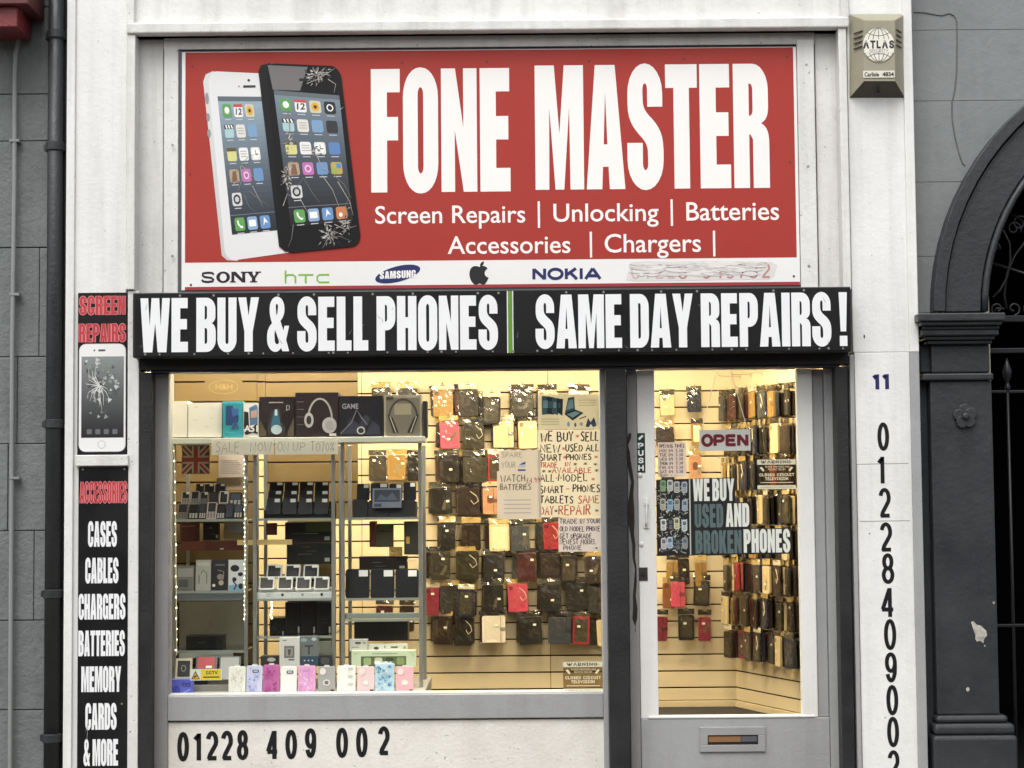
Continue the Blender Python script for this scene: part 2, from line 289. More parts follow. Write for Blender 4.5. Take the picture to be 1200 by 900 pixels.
class Canvas:
    """flat artwork printed on the front of a real board: photo-pixel coordinates map linearly onto the board's rectangle"""
    STEP = .0004
    def __init__(s, mb, x0, y0, x1, y1, Y, Yref=None):
        s.mb = mb; s.b = (x0, y0, x1, y1); s.Y = Y; s.w = RC(x0, y0, x1, y1, Y if Yref is None else Yref); s.L = 1
    def q(s, x, y):
        x0, y0, x1, y1 = s.b; X0, X1, Z0, Z1 = s.w
        return X0 + (X1 - X0) * (x - x0) / (x1 - x0), Z1 + (Z0 - Z1) * (y - y0) / (y1 - y0)
    def raw(s, pts, fs, m, lay=None):
        y = s.Y - s.STEP * (s.L if lay is None else lay); vs = []
        for p in pts: X, Z = s.q(*p); vs.append((X, y, Z))
        out = []
        for f in fs:                                             # keep every face turned to the street
            a, b, c = vs[f[0]], vs[f[1]], vs[f[2]]
            n = (b[0] - a[0]) * (c[2] - b[2]) - (b[2] - a[2]) * (c[0] - b[0])
            out.append(tuple(f) if n > 0 else tuple(f)[::-1])
        s.mb.add(vs, out, m)
    def poly(s, pts, m, lay=None, holes=()):
        cs = [dedupe(pts)] + [dedupe(h) for h in holes]
        s.raw([p for c in cs for p in c], tess(cs), m, lay)
    def rect(s, x0, y0, x1, y1, m, lay=None): s.raw([(x0, y0), (x1, y0), (x1, y1), (x0, y1)], [(0, 1, 2, 3)], m, lay)
    def ell(s, cx, cy, rx, ry, m, lay=None, rot=0, n=20):
        c, d = cos(rad(rot)), sin(rad(rot)); s.poly([(cx + x * c - y * d, cy + x * d + y * c) for x, y in [(rx * cos(2 * pi * i / n), ry * sin(2 * pi * i / n)) for i in range(n)]], m, lay)
    def rrect(s, x0, y0, x1, y1, r, m, lay=None): s.poly(rr(x0, y0, x1, y1, r, None, 4), m, lay)
    def line(s, pts, w, m, lay=None):
        if not isinstance(w, (list, tuple)): w = [w] * len(pts)
        L, R = [], []
        for i, p in enumerate(pts):
            a = pts[max(i - 1, 0)]; b = pts[min(i + 1, len(pts) - 1)]
            if len(pts) > 4 and math.dist(pts[0], pts[-1]) < 1e-3 and i in (0, len(pts) - 1): a, b = pts[-2], pts[1]     # a closed ring
            dx, dy = b[0] - a[0], b[1] - a[1]; l = math.hypot(dx, dy) or 1
            L.append((p[0] - dy / l * w[i] / 2, p[1] + dx / l * w[i] / 2)); R.append((p[0] + dy / l * w[i] / 2, p[1] - dx / l * w[i] / 2))
        n = len(pts); s.raw(L + R, [(i, i + 1, n + i + 1, n + i) for i in range(n - 1)], m, lay)
    def block(s, text, x0, y0, x1, y1, m, lay=None, gap=4, sp=20, edge=None):
        w = 0; gl = []
        for ch in text:
            if ch == ' ': w += sp; continue
            a, c = heavy(ch); gl.append((w, c)); w += a + gap
        w -= gap; kx, ky = (x1 - x0) / w, (y1 - y0) / 100
        for o, cs in gl:
            T = [[(x0 + (o + px) * kx, y1 - py * ky) for px, py in dedupe(c)] for c in cs]
            if len(cs) == 2 and cs[1][0][1] < 1 and cs[1][0][0] == 1:       # the dot of the exclamation mark
                for c in T: s.poly(c, m, lay)
            else: s.poly(T[0], m, lay, T[1:])
            if edge:
                for c in T: s.line(c + [c[0]], edge[0], edge[1], (s.L if lay is None else lay) + 1)
    def digit(s, ch, x0, x1, yb, yt, w, m, lay=None):
        for i, st in enumerate(DIG[ch]): s.line([(x0 + x * (x1 - x0), yb - y * (yb - yt)) for x, y in st], w, m, (s.L if lay is None else lay) + i * .5)
    def text(s, t, x0, x1, yb, yt, m, lay=None, bold=0.0, shear=0.0, caps=False):    # cap top yt, baseline yb, spans x0..x1
        if caps and len(t) > 1:                                  # bold capitals are set letter by letter so that no two overlap
            W_ = []; gap = .055 + bold
            for ch in t:
                xs = [p[0] for p in sans(ch, bold, shear, True)[0]]; W_.append((max(xs) - min(xs)) if xs else .25)
            k = (x1 - x0) / (sum(W_) + gap * (len(t) - 1)); o = x0
            for ch, w in zip(t, W_):
                if ch != ' ': s.text(ch, o, o + w * k, yb, yt, m, lay, bold, shear, True)
                o += (w + gap) * k
            return
        v, f = sans(t, bold, shear, caps)
        if not v: return
        a, b = min(p[0] for p in v), max(p[0] for p in v); H = [p[1] for p in sans('H', bold, 0.0, caps)[0]]; h0, h1 = min(H), max(H)
        if len(t) == 1 and caps: h0, h1 = min(p[1] for p in v), max(p[1] for p in v)
        s.raw([(x0 + (x - a) / (b - a) * (x1 - x0), yb - (y - h0) / (h1 - h0) * (yb - yt)) for x, y in v], f, m, lay)
    def hand(s, t, x0, x1, yb, yt, w, m, lay=None, seed=1, jit=.06):
        rnd = random.Random(seed); o = 0; gl = []
        for ch in t:
            if ch == ' ': o += .55; continue
            g = PEN.get(ch, []); ww = max([p[0] for st in g for p in st] + [.2]); gl.append((o, g)); o += ww + .25
        o -= .25; k = (x1 - x0) / o; h = yb - yt; n = 0
        for off, g in gl:
            dz = rnd.uniform(-jit, jit) * h; sh = rnd.uniform(-.05, .1); sc = rnd.uniform(.9, 1.08)
            for st in g:
                n += 1; s.line([(x0 + (off + (x + sh * y)) * k, yb - y * h * sc + dz) for x, y in st], w, m, (s.L if lay is None else lay) + .25 * (n % 4))
# ------------------------------------------------------------------ palette
WHITE = mat('#e3e3e0', .5, dirt=.18, streak=.32, chips=.45, bump=.22, bscale=45, dcol='#86837b')
WHITE2 = mat('#dddcd8', .5, dirt=.26, streak=.42, chips=.6, bump=.25, bscale=40, dcol='#79756c')
GREYP = mat('#9b9c9c', .45, dirt=.22, streak=.3, chips=.14, bump=.2, dcol='#6c6b68')
GREYS = mat('#8a8a89', .5, dirt=.25, streak=.3, chips=.2, bump=.2, dcol='#5b5955')
DOORW = mat('#e2e1dc', .42, dirt=.14, streak=.25, chips=.12, bump=.12, dcol='#8f8c86')
BLACKP = mat('#1c1d1f', .45, dirt=.25, streak=.2, bump=.2, dcol='#3a3936')
BLACKM = mat('#0f1012', .6, bump=.1)
WALLG = mat('#747877', .75, dirt=.6, streak=.45, chips=.3, bump=.6, bscale=48, dcol='#4c504e', scale=2.3)
WALLR = mat('#7d8080', .7, dirt=.45, streak=.3, chips=.2, bump=.28, bscale=34, dcol='#5f6262', scale=1.8)
DARKP = mat('#282b2e', .42, dirt=.5, streak=.15, chips=.1, bump=.25, bscale=34, dcol='#3c4043')
MORT = mat('#4e5150', .9, dirt=.3)
SCREW = mat('#a6a49d', .35, metal=.8)
VW = mat('#efece8', .4, dirt=.07, dcol='#a09a8e'); VW2 = mat('#e8e9ea', .4, dirt=.10, dcol='#9a9a98')
RED = mat('#a3352c', .5, dirt=.10, dcol='#8a3029', spec=.3); BLK = mat('#101113', .42, dirt=.2, dcol='#2a2927', spec=.3)
PANELW = mat('#e7e6e3', .4, dirt=.10, dcol='#a8a49a')
ALU = mat('#a9aba6', .35, metal=.75, dirt=.1); ALUD = mat('#7c8480', .4, metal=.6)
PAPER = paper('#efeadc', .55); PAPERW = paper('#e8e4e0'); PAPERL = paper('#d9d3dc')
INK = mat('#1b1a20', .7); INKR = mat('#b8483f', .7); INKG = mat('#7c7a78', .8)
GLASS = glassy('window_glass', '#fcfdfb', gloss=.018, rough=.02, ior=1.35, dust=.02)
BAG = glassy('clear_plastic_bag', '#fbfaf6', gloss=.05, rough=.09, ior=1.4)
CLEAR = glassy('clear_shelf_glass', '#f0f6f2', gloss=.03, rough=.02, ior=1.4)

# ------------------------------------------------------------------ the setting: ground, street
mb = MB(); mb.box(-60, 60, -70, 60, -.30, -.10, mat('#4a4a48', .9, dirt=.4, bump=.5)); struct(mb.build('ground'))
mb = MB(); mb.box(-60, 60, -10.2, -2.3, -.098, 0, mat('#3c3c3d', .85, dirt=.4, bump=.6, bscale=150)); struct(mb.build('road'))
PAVE = mat('#77746e', .85, dirt=.4, bump=.4)
mb = MB()
for i in range(-12, 13):
    for j in range(4): mb.box(i * .62 + .003, i * .62 + .615, -2.15 + j * .54, -2.15 + j * .54 + .534, -.09, .12, PAVE)
struct(mb.build('pavement', bev=.004))
mb = MB()
for i in range(-8, 9): mb.box(i * .92, i * .92 + .914, -2.30, -2.155, -.09, .125, mat('#8a8780', .8, dirt=.3, bump=.4))
struct(mb.build('kerb', bev=.012))
mb = MB(); mb.box(-60, 60, -12.4, -10.25, -.09, .12, PAVE); struct(mb.build('pavement'))

# the terrace across the street (seen only as a reflection in the panes)
bk = thing('brick_building', 'plain brick terrace across the street reflected in the shop glass', 'building', (0, -12.5, .12))
mb = MB(); mb.box(-14, 14, -18, -12.5, .12, 5.2, mat('#6b4436', .85, dirt=.3, bump=.4)); mb.build('wall', bk)
mb = MB(); mb.box(-14.2, 14.2, -18.2, -12.3, 5.2, 5.45, mat('#4b4a4c', .7)); mb.build('roof', bk)
for i in range(-4, 5):
    for z in (.8, 3.2):
        mb = MB(); x = i * 2.9 + .4; mb.box(x - .55, x + .55, -12.52, -12.44, z, z + 1.5, mat('#cfcdc6', .5)); w = mb.build('window', bk)
        mb = MB(); mb.box(x - .48, x + .48, -12.438, -12.43, z + .07, z + 1.43, mat('#20252a', .1)); mb.build('pane', w)

# ------------------------------------------------------------------ neighbour on the left: painted block wall, pipe, conduit, red bracket
ZT = 5.2
WL = thing('block_wall', 'grey painted block wall beside the black drainpipe', 'wall', (-3.3, .12, .12))
mb = MB(); mb.box(-4.6, -2.14, .128, .45, .12, ZT, MORT); mb.build('mortar_backing', WL)
mb = MB(); rnd = random.Random(4)
ys = [-70, 8, 110, 165, 290, 418, 520, 622, 727, 832, 940, 1010]
xoff = [30, -20, 70, -30, 45, 20, 10, 41, -28, 15, 40, 0]
for k in range(len(ys) - 1):
    z1, z0 = P(30, ys[k], .11).z, P(30, ys[k + 1], .11).z
    z0 = max(z0, .125)
    if z1 <= z0: continue
    cuts = [-4.6] + [P(xoff[k], 450, .11).x + q * .95 for q in (-2, -1, 0, 1)] + [-2.14]
    cuts = sorted(c for c in cuts if -4.6 <= c <= -2.14)
    for a, b in zip(cuts, cuts[1:]):
        if b - a > .03: mb.box(a + .0012, b - .0012, .112 + rnd.uniform(0, .005), .127, z0 + .0018, z1 - .0018, WALLG)
mb.build('blocks', WL, bev=.0035)
DP = mat('#26282a', .42, dirt=.3, streak=.3, bump=.3, dcol='#3e403f')
px_, pz = P(63, 450, .02).x, .14
dr = thing('drainpipe', 'black cast iron drainpipe running down the grey block wall', 'drainpipe', (px_, .02, .12))
mb = MB(); mb.tube([(px_, .02, .13), (px_, .02, ZT)], .036, DP, 20); mb.build('pipe', dr, smooth=True)
for y in (41, 172, 497, 696, 865):
    z = P(63, y, .02).z; mb = MB()
    mb.tube([(px_, .02, z - .022), (px_, .02, z - .017), (px_, .02, z + .017), (px_, .02, z + .022)], [.037, .044, .044, .037], DP, 20)
    mb.box(px_ - .058, px_ + .055, .035, .105, z - .014, z + .014, DP); mb.build('collar', dr, smooth=False)
mb = MB(); mb.box(P(71.5, 450, .09).x, P(77, 450, .09).x, .06, .107, .12, ZT, BLACKP); tag(mb.build('shadow_strip'), 'black strip painted as the shadow between the drainpipe and the white pilaster', 'shadow strip')  # dark strip built in for the shade beside the pipe
cn = mat('#868a89', .5, dirt=.2)
pts = [P(x, y, .085) for x, y in [(12, 1005), (12, 890), (13, 700), (14, 540), (14.5, 400), (17, 225), (17.5, 90), (18.5, 62), (23, 42), (32, 24), (41, 6), (47, -20), (52, -60)]]
mb = MB(); mb.tube(pts, .0115, cn, 10)
for y in (165, 345, 560): p = P(16, y, .085); mb.box(p.x - .018, p.x + .03, .072, .106, p.z - .006, p.z + .006, cn)
tag(mb.build('cable_conduit', smooth=False), 'thin grey cable conduit bending right at the top of the block wall', 'conduit')
rb = mat('#7d2a2b', .45, dirt=.35, bump=.3, dcol='#4a1c1d')
br = thing('roof_bracket', 'dark red painted bracket at the top of the block wall', 'bracket', (P(5, 20, -.1).x, .1, P(5, 33, -.1).z))
mb = MB(); mb.pbox(-60, 7, 20, 32, -.16, .105, rb); mb.build('lower_block', br, bev=.006)
mb = MB(); mb.pbox(-60, -60, 33, 5, -.2, .105, mat('#5a2022', .5, dirt=.3)); mb.build('upper_block', br, bev=.006)

# ------------------------------------------------------------------ the shopfront
SH = thing('shopfront', 'white and grey painted wooden phone shop front', 'shop front', (0, 0, .12))
def vb(mb, l, r, yr, z0, z1, Yf, Yb, m): mb.box(P(l, yr, Yf).x, P(r, yr, Yf).x, Yf, Yb, z0, z1, m)
zTrimT, zTrimB = P(570, 23, -.03).z, P(570, 36, -.03).z
GR = .12
# left pilaster
mb = MB(); vb(mb, 86.5, 147.5, 450, GR, ZT, 0, .2, WHITE)
vb(mb, 76, 86, 450, GR, ZT, -.016, .2, WHITE); pl = mb.build('pilaster', SH, bev=.004)
mb = MB(); vb(mb, 148, 158, 200, P(150, 340, 0).z, zTrimB + .0, -.024, .1, WHITE2); vb(mb, 148, 157, 10, zTrimT + .002, ZT, -.012, .1, WHITE2)
vb(mb, 148.5, 162, 650, GR, P(150, 341, 0).z, -.01, .2, WHITE2); mb.build('bead', pl, bev=.004)
mb = MB(); mb.pbox(88, 533, 150, 546, -.03, -.001, WHITE2); mb.build('sign_rail', pl, bev=.004)
# right pilaster with its numbers
mb = MB(); vb(mb, 995.5, 1061, 200, P(1030, 413, 0).z + .001, ZT, 0, .2, WHITE); vb(mb, 1002.5, 1067, 480, GR, P(1030, 413, 0).z, 0, .2, WHITE)
pr = mb.build('pilaster', SH, bev=.003)
mb = MB(); vb(mb, 1061.5, 1072.5, 200, P(1030, 413, 0).z, ZT, -.016, .2, WHITE); vb(mb, 985.5, 995, 200, P(990, 340, 0).z, zTrimB, -.024, .1, WHITE2); vb(mb, 985.5, 995, 10, zTrimT + .002, ZT, -.012, .1, WHITE2); mb.build('bead', pr, bev=.004)
mb = MB(); vb(mb, 997, 1002, 480, GR, P(1000, 416, 0).z, -.012, .2, GREYP); vb(mb, 1067.5, 1078.5, 480, GR, P(1070, 412, 0).z, -.014, .2, GREYP); mb.build('edge_strip', pr, bev=.003)
mb = MB(); c = Canvas(mb, 1000, 400, 1100, 1000, -.0005); blu = mat('#26245e', .4)
c.digit('1', 1027.5, 1038, 457, 438.5, 4.6, blu); c.digit('1', 1039, 1049.5, 456.8, 438.2, 4.6, blu); K_ = mat('#141416', .4)
for ch, x0, x1, yt, yb in (('0',1027.7,1041.5,495.5,530.6),('1',1027,1039.5,534,570),('2',1029,1044,573,610),('2',1030.5,1045.8,613.6,650),('8',1033,1048,650,687),('4',1032,1048,690,727),('0',1036,1050.5,727,765),('9',1037,1051.6,766,803),('0',1039,1053,804,841),('0',1040,1054,841,878),('2',1040.5,1055,880,917)):
    sl_ = -((yt + yb) / 2 - 700) * .0235; c.digit(ch, x0 + sl_ + 1.4, x1 + sl_ - 1.4, yb - 1.6, yt + 1.6, 4.6, K_)
for y in (545.5, 613): c.line([(1006 + (y > 600) * 3, y), (1068, y - .5)], .8, mat('#8f8c84', .8), 0)
c.line([(1020, 627), (1021, 627.6)], 1.5, K_, 0); c.ell(1019, 394, 1, 2.5, mat('#3a3834'), 0)
mb.build('house_number', pr)
# header board and moulding
mb = MB(); mb.box(P(157.5, 10, .02).x, P(984.5, 10, .02).x, .02, .2, zTrimB, ZT, WHITE2); hb = mb.build('header_board', SH, bev=.003)
mb = MB(); mb.box(P(148, 30, -.03).x, P(995, 30, -.03).x, -.036, .1, zTrimB, zTrimT, WHITE2); mb.build('moulding', hb, bev=.009, seg=3)
# fascia recess: planks round the sign
zb = P(570, 345, .06).z
mb = MB(); FB = .075
mb.box(P(150, 200, FB).x, P(992, 200, FB).x, FB + .03, .2, zb - .05, zTrimB, MORT)
vb(mb, 158.5, 191, 200, zb, zTrimB - .001, FB, FB + .03, WHITE2); vb(mb, 191.8, 209, 200, zb, P(200, 55, FB).z, FB - .014, FB + .03, WHITE2)
mb.box(P(191.6, 200, FB).x, P(957, 200, FB).x, FB - .012, FB + .03, P(570, 56, FB).z + .001, P(570, 37, FB).z - .002, WHITE2)
vb(mb, 957.6, 982.5, 200, zb, zTrimB - .001, FB, FB + .03, WHITE2); vb(mb, 936.5, 956.5, 200, zb, P(940, 46, FB - .03).z, FB - .03, FB + .03, WHITE2)
mb.build('fascia_planks', SH, bev=.004)
for x, y in ((945, 76), (947, 195), (948, 312), (202, 170), (202, 300)):
    mb = MB(); p = P(x, y, FB - .031); mb.tube([(p.x, p.y, p.z), (p.x, p.y + .004, p.z)], .007, SCREW, 10); mb.build('screw_head', SH)
# upper storey wall above, just out of the picture
mb = MB(); mb.box(-2.2, 2.12, .1, .5, ZT, 8, mat('#8d8a84', .8, dirt=.3, bump=.4)); mb.build('upper_wall', SH)
# shutter box and guides
mb = MB(); mb.box(P(163, 600, .0).x, P(998, 600, .0).x, .0, .145, P(570, 431, .06).z, P(570, 345, .06).z, BLACKM); sbx = mb.build('shutter_box', SH)
mb = MB(); mb.box(P(178, 600, .05).x, P(985, 600, .05).x, .02, .14, P(570, 431, .06).z - .012, P(570, 431, .06).z, mat('#17182b', .4)); mb.build('shutter_edge', sbx)
zs = P(570, 431, .06).z - .012
mb = MB(); vb(mb, 162.5, 177.5, 620, GR, zs, .0, .2, BLACKP); mb.build('shutter_guide', SH, bev=.003)
mb = MB(); vb(mb, 711.5, 735.5, 610, GR, zs, -.0, .22, BLACKP); mb.build('shutter_guide', SH, bev=.003)
mb = MB(); vb(mb, 982, 996.5, 600, GR, zs, .0, .2, BLACKP); mb.build('shutter_guide', SH, bev=.003)
# window frame, pane, stall riser
zg0, zg1 = P(450, 814, .09).z, P(450, 432, .09).z
mb = MB(); vb(mb, 178, 197, 620, GR, zs - .001, .085, .2, GREYS); vb(mb, 704.8, 711.3, 620, GR, zs - .001, .085, .2, GREYP)
mb.box(P(197, 620, .085).x + .0003, P(704.8, 620, .085).x - .0003, .085, .2, P(450, 843, .085).z, zg0, GREYP)
wf = mb.build('window_frame', SH, bev=.004)
mb = MB(); mb.box(P(196.5, 620, .13).x, P(705.5, 620, .13).x, .13, .136, zg0 - .004, zs + .02, GLASS); mb.build('window_pane', wf)
mb = MB(); mb.box(P(197, 620, .1).x, P(705, 620, .1).x, .098, .2, zg0 + .0005, zg0 + .006, mat('#c9c8c3', .4, dirt=.2)); mb.build('sill_bead', wf)
mb = MB(); mb.box(P(197.3, 620, .1).x, P(712, 870, .1).x, .1, .2, GR, P(450, 844.5, .1).z, mat('#dedbd3', .5, dirt=.26, streak=.15, chips=.5, bump=.3, dcol='#86795f'))
sr = mb.build('stall_riser', SH, bev=.002)
mb = MB(); c = Canvas(mb, 190, 840, 720, 900, .0993)
for ch, x0, x1, t, b in (('0',207.8,221.4,855,891),('1',225.5,239.5,854.5,891),('2',241,256,854.5,890.5),('2',258.7,273.2,854,890.5),('8',277.8,290.9,853.5,889.5),('4',311.7,326.4,853.5,890),('0',334.5,348,853.5,889.5),('9',357.2,370.7,852,888.5),('0',394,407.8,851.5,888.5),('0',417.4,430.7,851.5,888),('2',442.8,456.8,850.5,886)):
    c.digit(ch, x0 + 1.6, x1 - 1.6, b - 1.8, t + 1.8, 5.2, K_)
mb.build('phone_number', sr)
# door: frame, leaf, glass, letter plate, lock
mb = MB(); vb(mb, 736, 747.6, 600, GR, zs - .001, .10, .22, GREYS); vb(mb, 968.5, 981.5, 600, GR, zs - .001, .10, .22, GREYP); mb.build('door_frame', SH, bev=.003)
DY = .115
zd0, zd1 = P(850, 838.5, DY).z, P(850, 424, DY).z
mb = MB(); xl, xg0, xg1, xr = P(748, 600, DY).x, P(769, 620, DY).x, P(936.5, 620, DY).x, P(968, 620, DY).x
mb.box(xl, xg0, DY, .165, zd0 - .012, zs - .002, DOORW); mb.box(xg1, P(954.5, 600, DY).x, DY, .165, zd0 - .012, zs - .002, DOORW); mb.box(P(954.7, 600, DY).x, xr, DY + .012, .165, zd0 - .012, zs - .002, GREYP)
mb.box(xg0 + .0004, xg1 - .0004, DY + .003, .165, zd1, zs - .002, DOORW)
mb.box(xl, xr, DY - .001, .165, GR + .05, zd0 - .0125, GREYP); mb.box(xg0 - .05, xg1 + .06, DY - .006, .165, zd0 - .012, zd0, DOORW)
dr_ = mb.build('door', SH, bev=.004)
mb = MB(); mb.box(xg0 - .004, xg1 + .004, .14, .146, zd0 - .004, zd1 + .004, GLASS); mb.build('door_pane', dr_)
mb = MB(); lp = mat('#a2a3a3', .4, metal=.3, dirt=.15)
for q in ((820, 852, 897, 861.5), (820, 873, 897, 881), (820, 861.5, 829.5, 873), (888.5, 861.5, 897, 873)): mb.pbox(*q, DY - .012, DY - .0005, lp)
lpo = mb.build('letter_plate', dr_, bev=.0015)
mb = MB(); mb.pbox(829, 861, 889, 873.5, DY - .004, DY - .001, BLACKM); mb.pbox(830.5, 863, 868, 869.5, DY - .007, DY - .0041, mat('#86603a', .6, dirt=.3)); mb.pbox(868.5, 862.5, 887, 869, DY - .0065, DY - .0041, mat('#6a6c70', .4, metal=.5)); mb.build('letter_flap', dr_)
mb = MB(); p = P(757.5, 601, DY)
mb.tube([P(757.7, 585, DY - .004), P(757.7, 589, DY - .022), P(757.5, 601, DY - .026), P(757.3, 613, DY - .022), P(757.2, 617, DY - .004)], .0055, mat('#d8d7d4', .4), 8); mb.pbox(754.5, 583, 760.5, 592, DY - .006, DY - .0004, DOORW); mb.pbox(754.3, 610, 760.3, 619, DY - .006, DY - .0004, DOORW); mb.pbox(756.3, 593, 758.6, 609, DY - .0015, DY - .0004, BLACKM)
mb.build('handle', dr_, bev=.0012)
mb = MB(); mb.pbox(748.3, 665, 759, 680.5, DY - .003, DY - .0004, mat('#2c2b2a', .5, dirt=.3)); p = P(753.5, 672, DY - .003); mb.tube([(p.x, p.y, p.z), (p.x, p.y - .005, p.z)], .011, mat('#4b4844', .35, metal=.7), 14); mb.build('lock', dr_)
for x, y in ((750, 556.5), (751.5, 637.5)): mb = MB(); p = P(x, y, DY); mb.tube([(p.x, DY, p.z), (p.x, DY - .005, p.z), (p.x, DY - .008, p.z)], [.011, .0105, .006], DOORW, 14); mb.build('screw_cap', dr_)
mb = MB(); c = Canvas(mb, 730, 480, 760, 900, .0993); DM = mat('#241f1c', .9, dirt=.5, dcol='#4d3a2c', scale=9)
rnd = random.Random(3); Lf, Rt = [], []
ctr = [(741, 508, 3), (739, 514, 7), (737, 522, 6), (737.5, 530, 5), (739.5, 540, 6), (740, 552, 8), (742.5, 566, 6), (741.5, 580, 8), (740, 596, 10), (740.5, 612, 10), (742, 626, 8), (743, 640, 6), (744, 655, 5), (745, 668, 4), (744, 684, 4), (742.5, 700, 4), (744, 714, 6), (743, 726, 6), (744, 735, 3), (744.5, 742, 1)]
for x, y, w in ctr: w *= .72; Lf.append((max(735.5, x - w / 2 + rnd.uniform(-1.2, 1.2)), y)); Rt.append((min(747, x + w / 2 + rnd.uniform(-1.2, 1.2)), y))
c.poly(Lf + Rt[::-1], DM); mb.build('split_wood', SH)
# ------------------------------------------------------------------ red fascia sign
FS = thing('fascia_sign', 'large red shop sign with two phones and heavy white lettering', 'sign', (P(575, 336, .05).x, .06, P(575, 336, .05).z))
SY = .052
mb = MB(); mb.pbox(209.5, 57, 936, 340, SY + .004, FB + .03, mat('#4f4f50', .5)); mb.build('backing_frame', FS)
mb = MB(); mb.pbox(213, 58, 935.3, 337, SY, SY + .02, PANELW)
c = Canvas(mb, 213, 58, 935.3, 337, SY)
c.rect(217, 58.5, 931.8, 305, RED); c.rect(217, 333.3, 935, 337, mat('#9c3236', .4))
c.L = 2
c.block('FONE', 435, 80, 599, 225, VW, gap=5); c.block('MASTER', 627.5, 77.5, 902, 223.5, VW, gap=4)
for t, a, b_, yb, yt in (('Screen Repairs', 439.5, 615, 261.5, 241), ('Unlocking', 648, 771, 261, 240), ('Batteries', 803.5, 912, 261, 239.5), ('Accessories', 524, 667.5, 297.5, 277), ('Chargers', 707.5, 820, 297.5, 276)): c.text(t, a, b_, yb, yt, VW, bold=.008)
for x, y0, y1 in ((631, 237, 268), (786.5, 236, 267), (691.5, 273, 303), (835.5, 273, 303)): c.rect(x - 1.3, y0, x + 1.3, y1, VW)
for x, y in ((225, 75), (472, 73), (572, 73), (692, 73), (803, 71), (925, 70), (223, 202), (926, 194), (224, 331), (928, 327)): c.ell(x, y, 1.4, 1.6, mat('#5c2a28', .5), n=8)
# makers' strip
K2 = mat('#1d1b1f', .4); NAVY = mat('#22265c', .4); GRN = mat('#7fb03c', .4)
def slab(t, x0, y0, x1, y1, m):
    n = len(t); w = (x1 - x0) / n
    for i, ch in enumerate(t):
        a, b_ = x0 + i * w + .8, x0 + (i + 1) * w - .8
        if ch == 'S': c.line([(b_ - 1.5, y0 + 3.4), (b_ - 3, y0 + 1.2), ((a + b_) / 2, y0 + .9), (a + 2, y0 + 1.6), (a + 1.8, y0 + 4), (a + 4, y0 + 5.8), (b_ - 4, y0 + 7), (b_ - 1.8, y0 + 9), (b_ - 2.2, y1 - 1.6), ((a + b_) / 2, y1 - .8), (a + 2.6, y1 - 1.4), (a + 1.2, y1 - 3.6)], 2.6, m)
        if ch == 'O': c.poly([((a + b_) / 2 + (b_ - a) / 2 * cos(q / 12 * pi), (y0 + y1) / 2 + (y1 - y0 + .8) / 2 * sin(q / 12 * pi)) for q in range(24)], m, None, [[((a + b_) / 2 + ((b_ - a) / 2 - 4) * cos(q / 8 * pi), (y0 + y1) / 2 + ((y1 - y0) / 2 - 1.8) * sin(q / 8 * pi)) for q in range(16)]])
        if ch == 'N': c.poly([(a, y1), (a, y0), (a + 5, y0), (b_ - 3.6, y1 - 4.5), (b_ - 3.6, y0), (b_, y0), (b_, y1), (b_ - 3.6, y1), (a + 3.4, y0 + 4), (a + 3.4, y1)], m); c.rect(a - 1.6, y1 - 1.5, a + 4.8, y1, m, c.L + 1); c.rect(b_ - 5, y0, b_ + 1.6, y0 + 1.5, m, c.L + 1)
        if ch == 'Y': xm = (a + b_) / 2; c.poly([(xm - 2, y1), (xm - 2, y0 + 7.5), (a + .5, y0), (a + 5.5, y0), (xm + .6, y0 + 5.5), (b_ - 4.2, y0), (b_ - .8, y0), (xm + 2.2, y0 + 7.5), (xm + 2.2, y1)], m); c.rect(a - 1.2, y0, a + 7, y0 + 1.4, m, c.L + 1); c.rect(b_ - 6, y0, b_ + .8, y0 + 1.4, m, c.L + 1); c.rect(xm - 4, y1 - 1.4, xm + 4.2, y1, m, c.L + 1)
slab('SONY', 235, 316, 306, 328.5, K2)
c.line([(334.5, 315), (334.5, 330)], 2, GRN); c.line([(334.5, 322), (337, 320.2), (343, 320.2), (346, 322), (346, 330)], 2, GRN, 3)
c.line([(349.5, 320.4), (367, 320.4)], 2, GRN); c.line([(358, 320.4), (358, 330)], 2, GRN, 3)
c.line([(385.5, 320.4), (374, 320.4), (371.5, 322.5), (371.5, 327), (374, 329.2), (385.5, 329.2)], 2, GRN)
c.ell(465.5, 320.3, 27, 9, NAVY, rot=-14, n=32); c.L = 3
v0 = len(mb.v); c.block('SAMSUNG', 444.5, 316.5, 486.5, 325.3, VW, gap=9)
X0, Z0 = c.q(465.5, 320.8)
for i in range(v0, len(mb.v)): x, y, z = mb.v[i]; mb.v[i] = (x, y, z + (x - X0) * .035)
c.L = 2
def appl(cx, cy, s): return [(cx + x * s, cy - y * s) for x, y in bez((0,.62),(.35,.85),(.75,.72),(.9,.42)) + bez((.9,.42),(.42,.2),(.45,-.45),(1,-.55)) + bez((1,-.55),(.85,-1.0),(.6,-1.35),(.42,-1.32)) + bez((.42,-1.32),(.2,-1.3),(.1,-1.2),(0,-1.2)) + bez((0,-1.2),(-.12,-1.2),(-.25,-1.32),(-.45,-1.32)) + bez((-.45,-1.32),(-.85,-1.25),(-1.2,-.5),(-1.1,.05)) + bez((-1.1,.05),(-1.0,.75),(-.45,.85),(0,.62))]
c.poly(appl(561, 319.5, 10.6), K2); c.poly([(561.5, 312.5), (561.8, 309.5), (563.5, 307.3), (566.2, 306.2), (566, 309.2), (564.3, 311.6)], K2)
for ch, a, b_ in (('N', 622.5, 639), ('O', 640.5, 659), ('K', 660.5, 676), ('I', 677, 682.5), ('A', 683.5, 703)): c.digit(ch, a, b_, 328, 315.5, 3.6, NAVY)
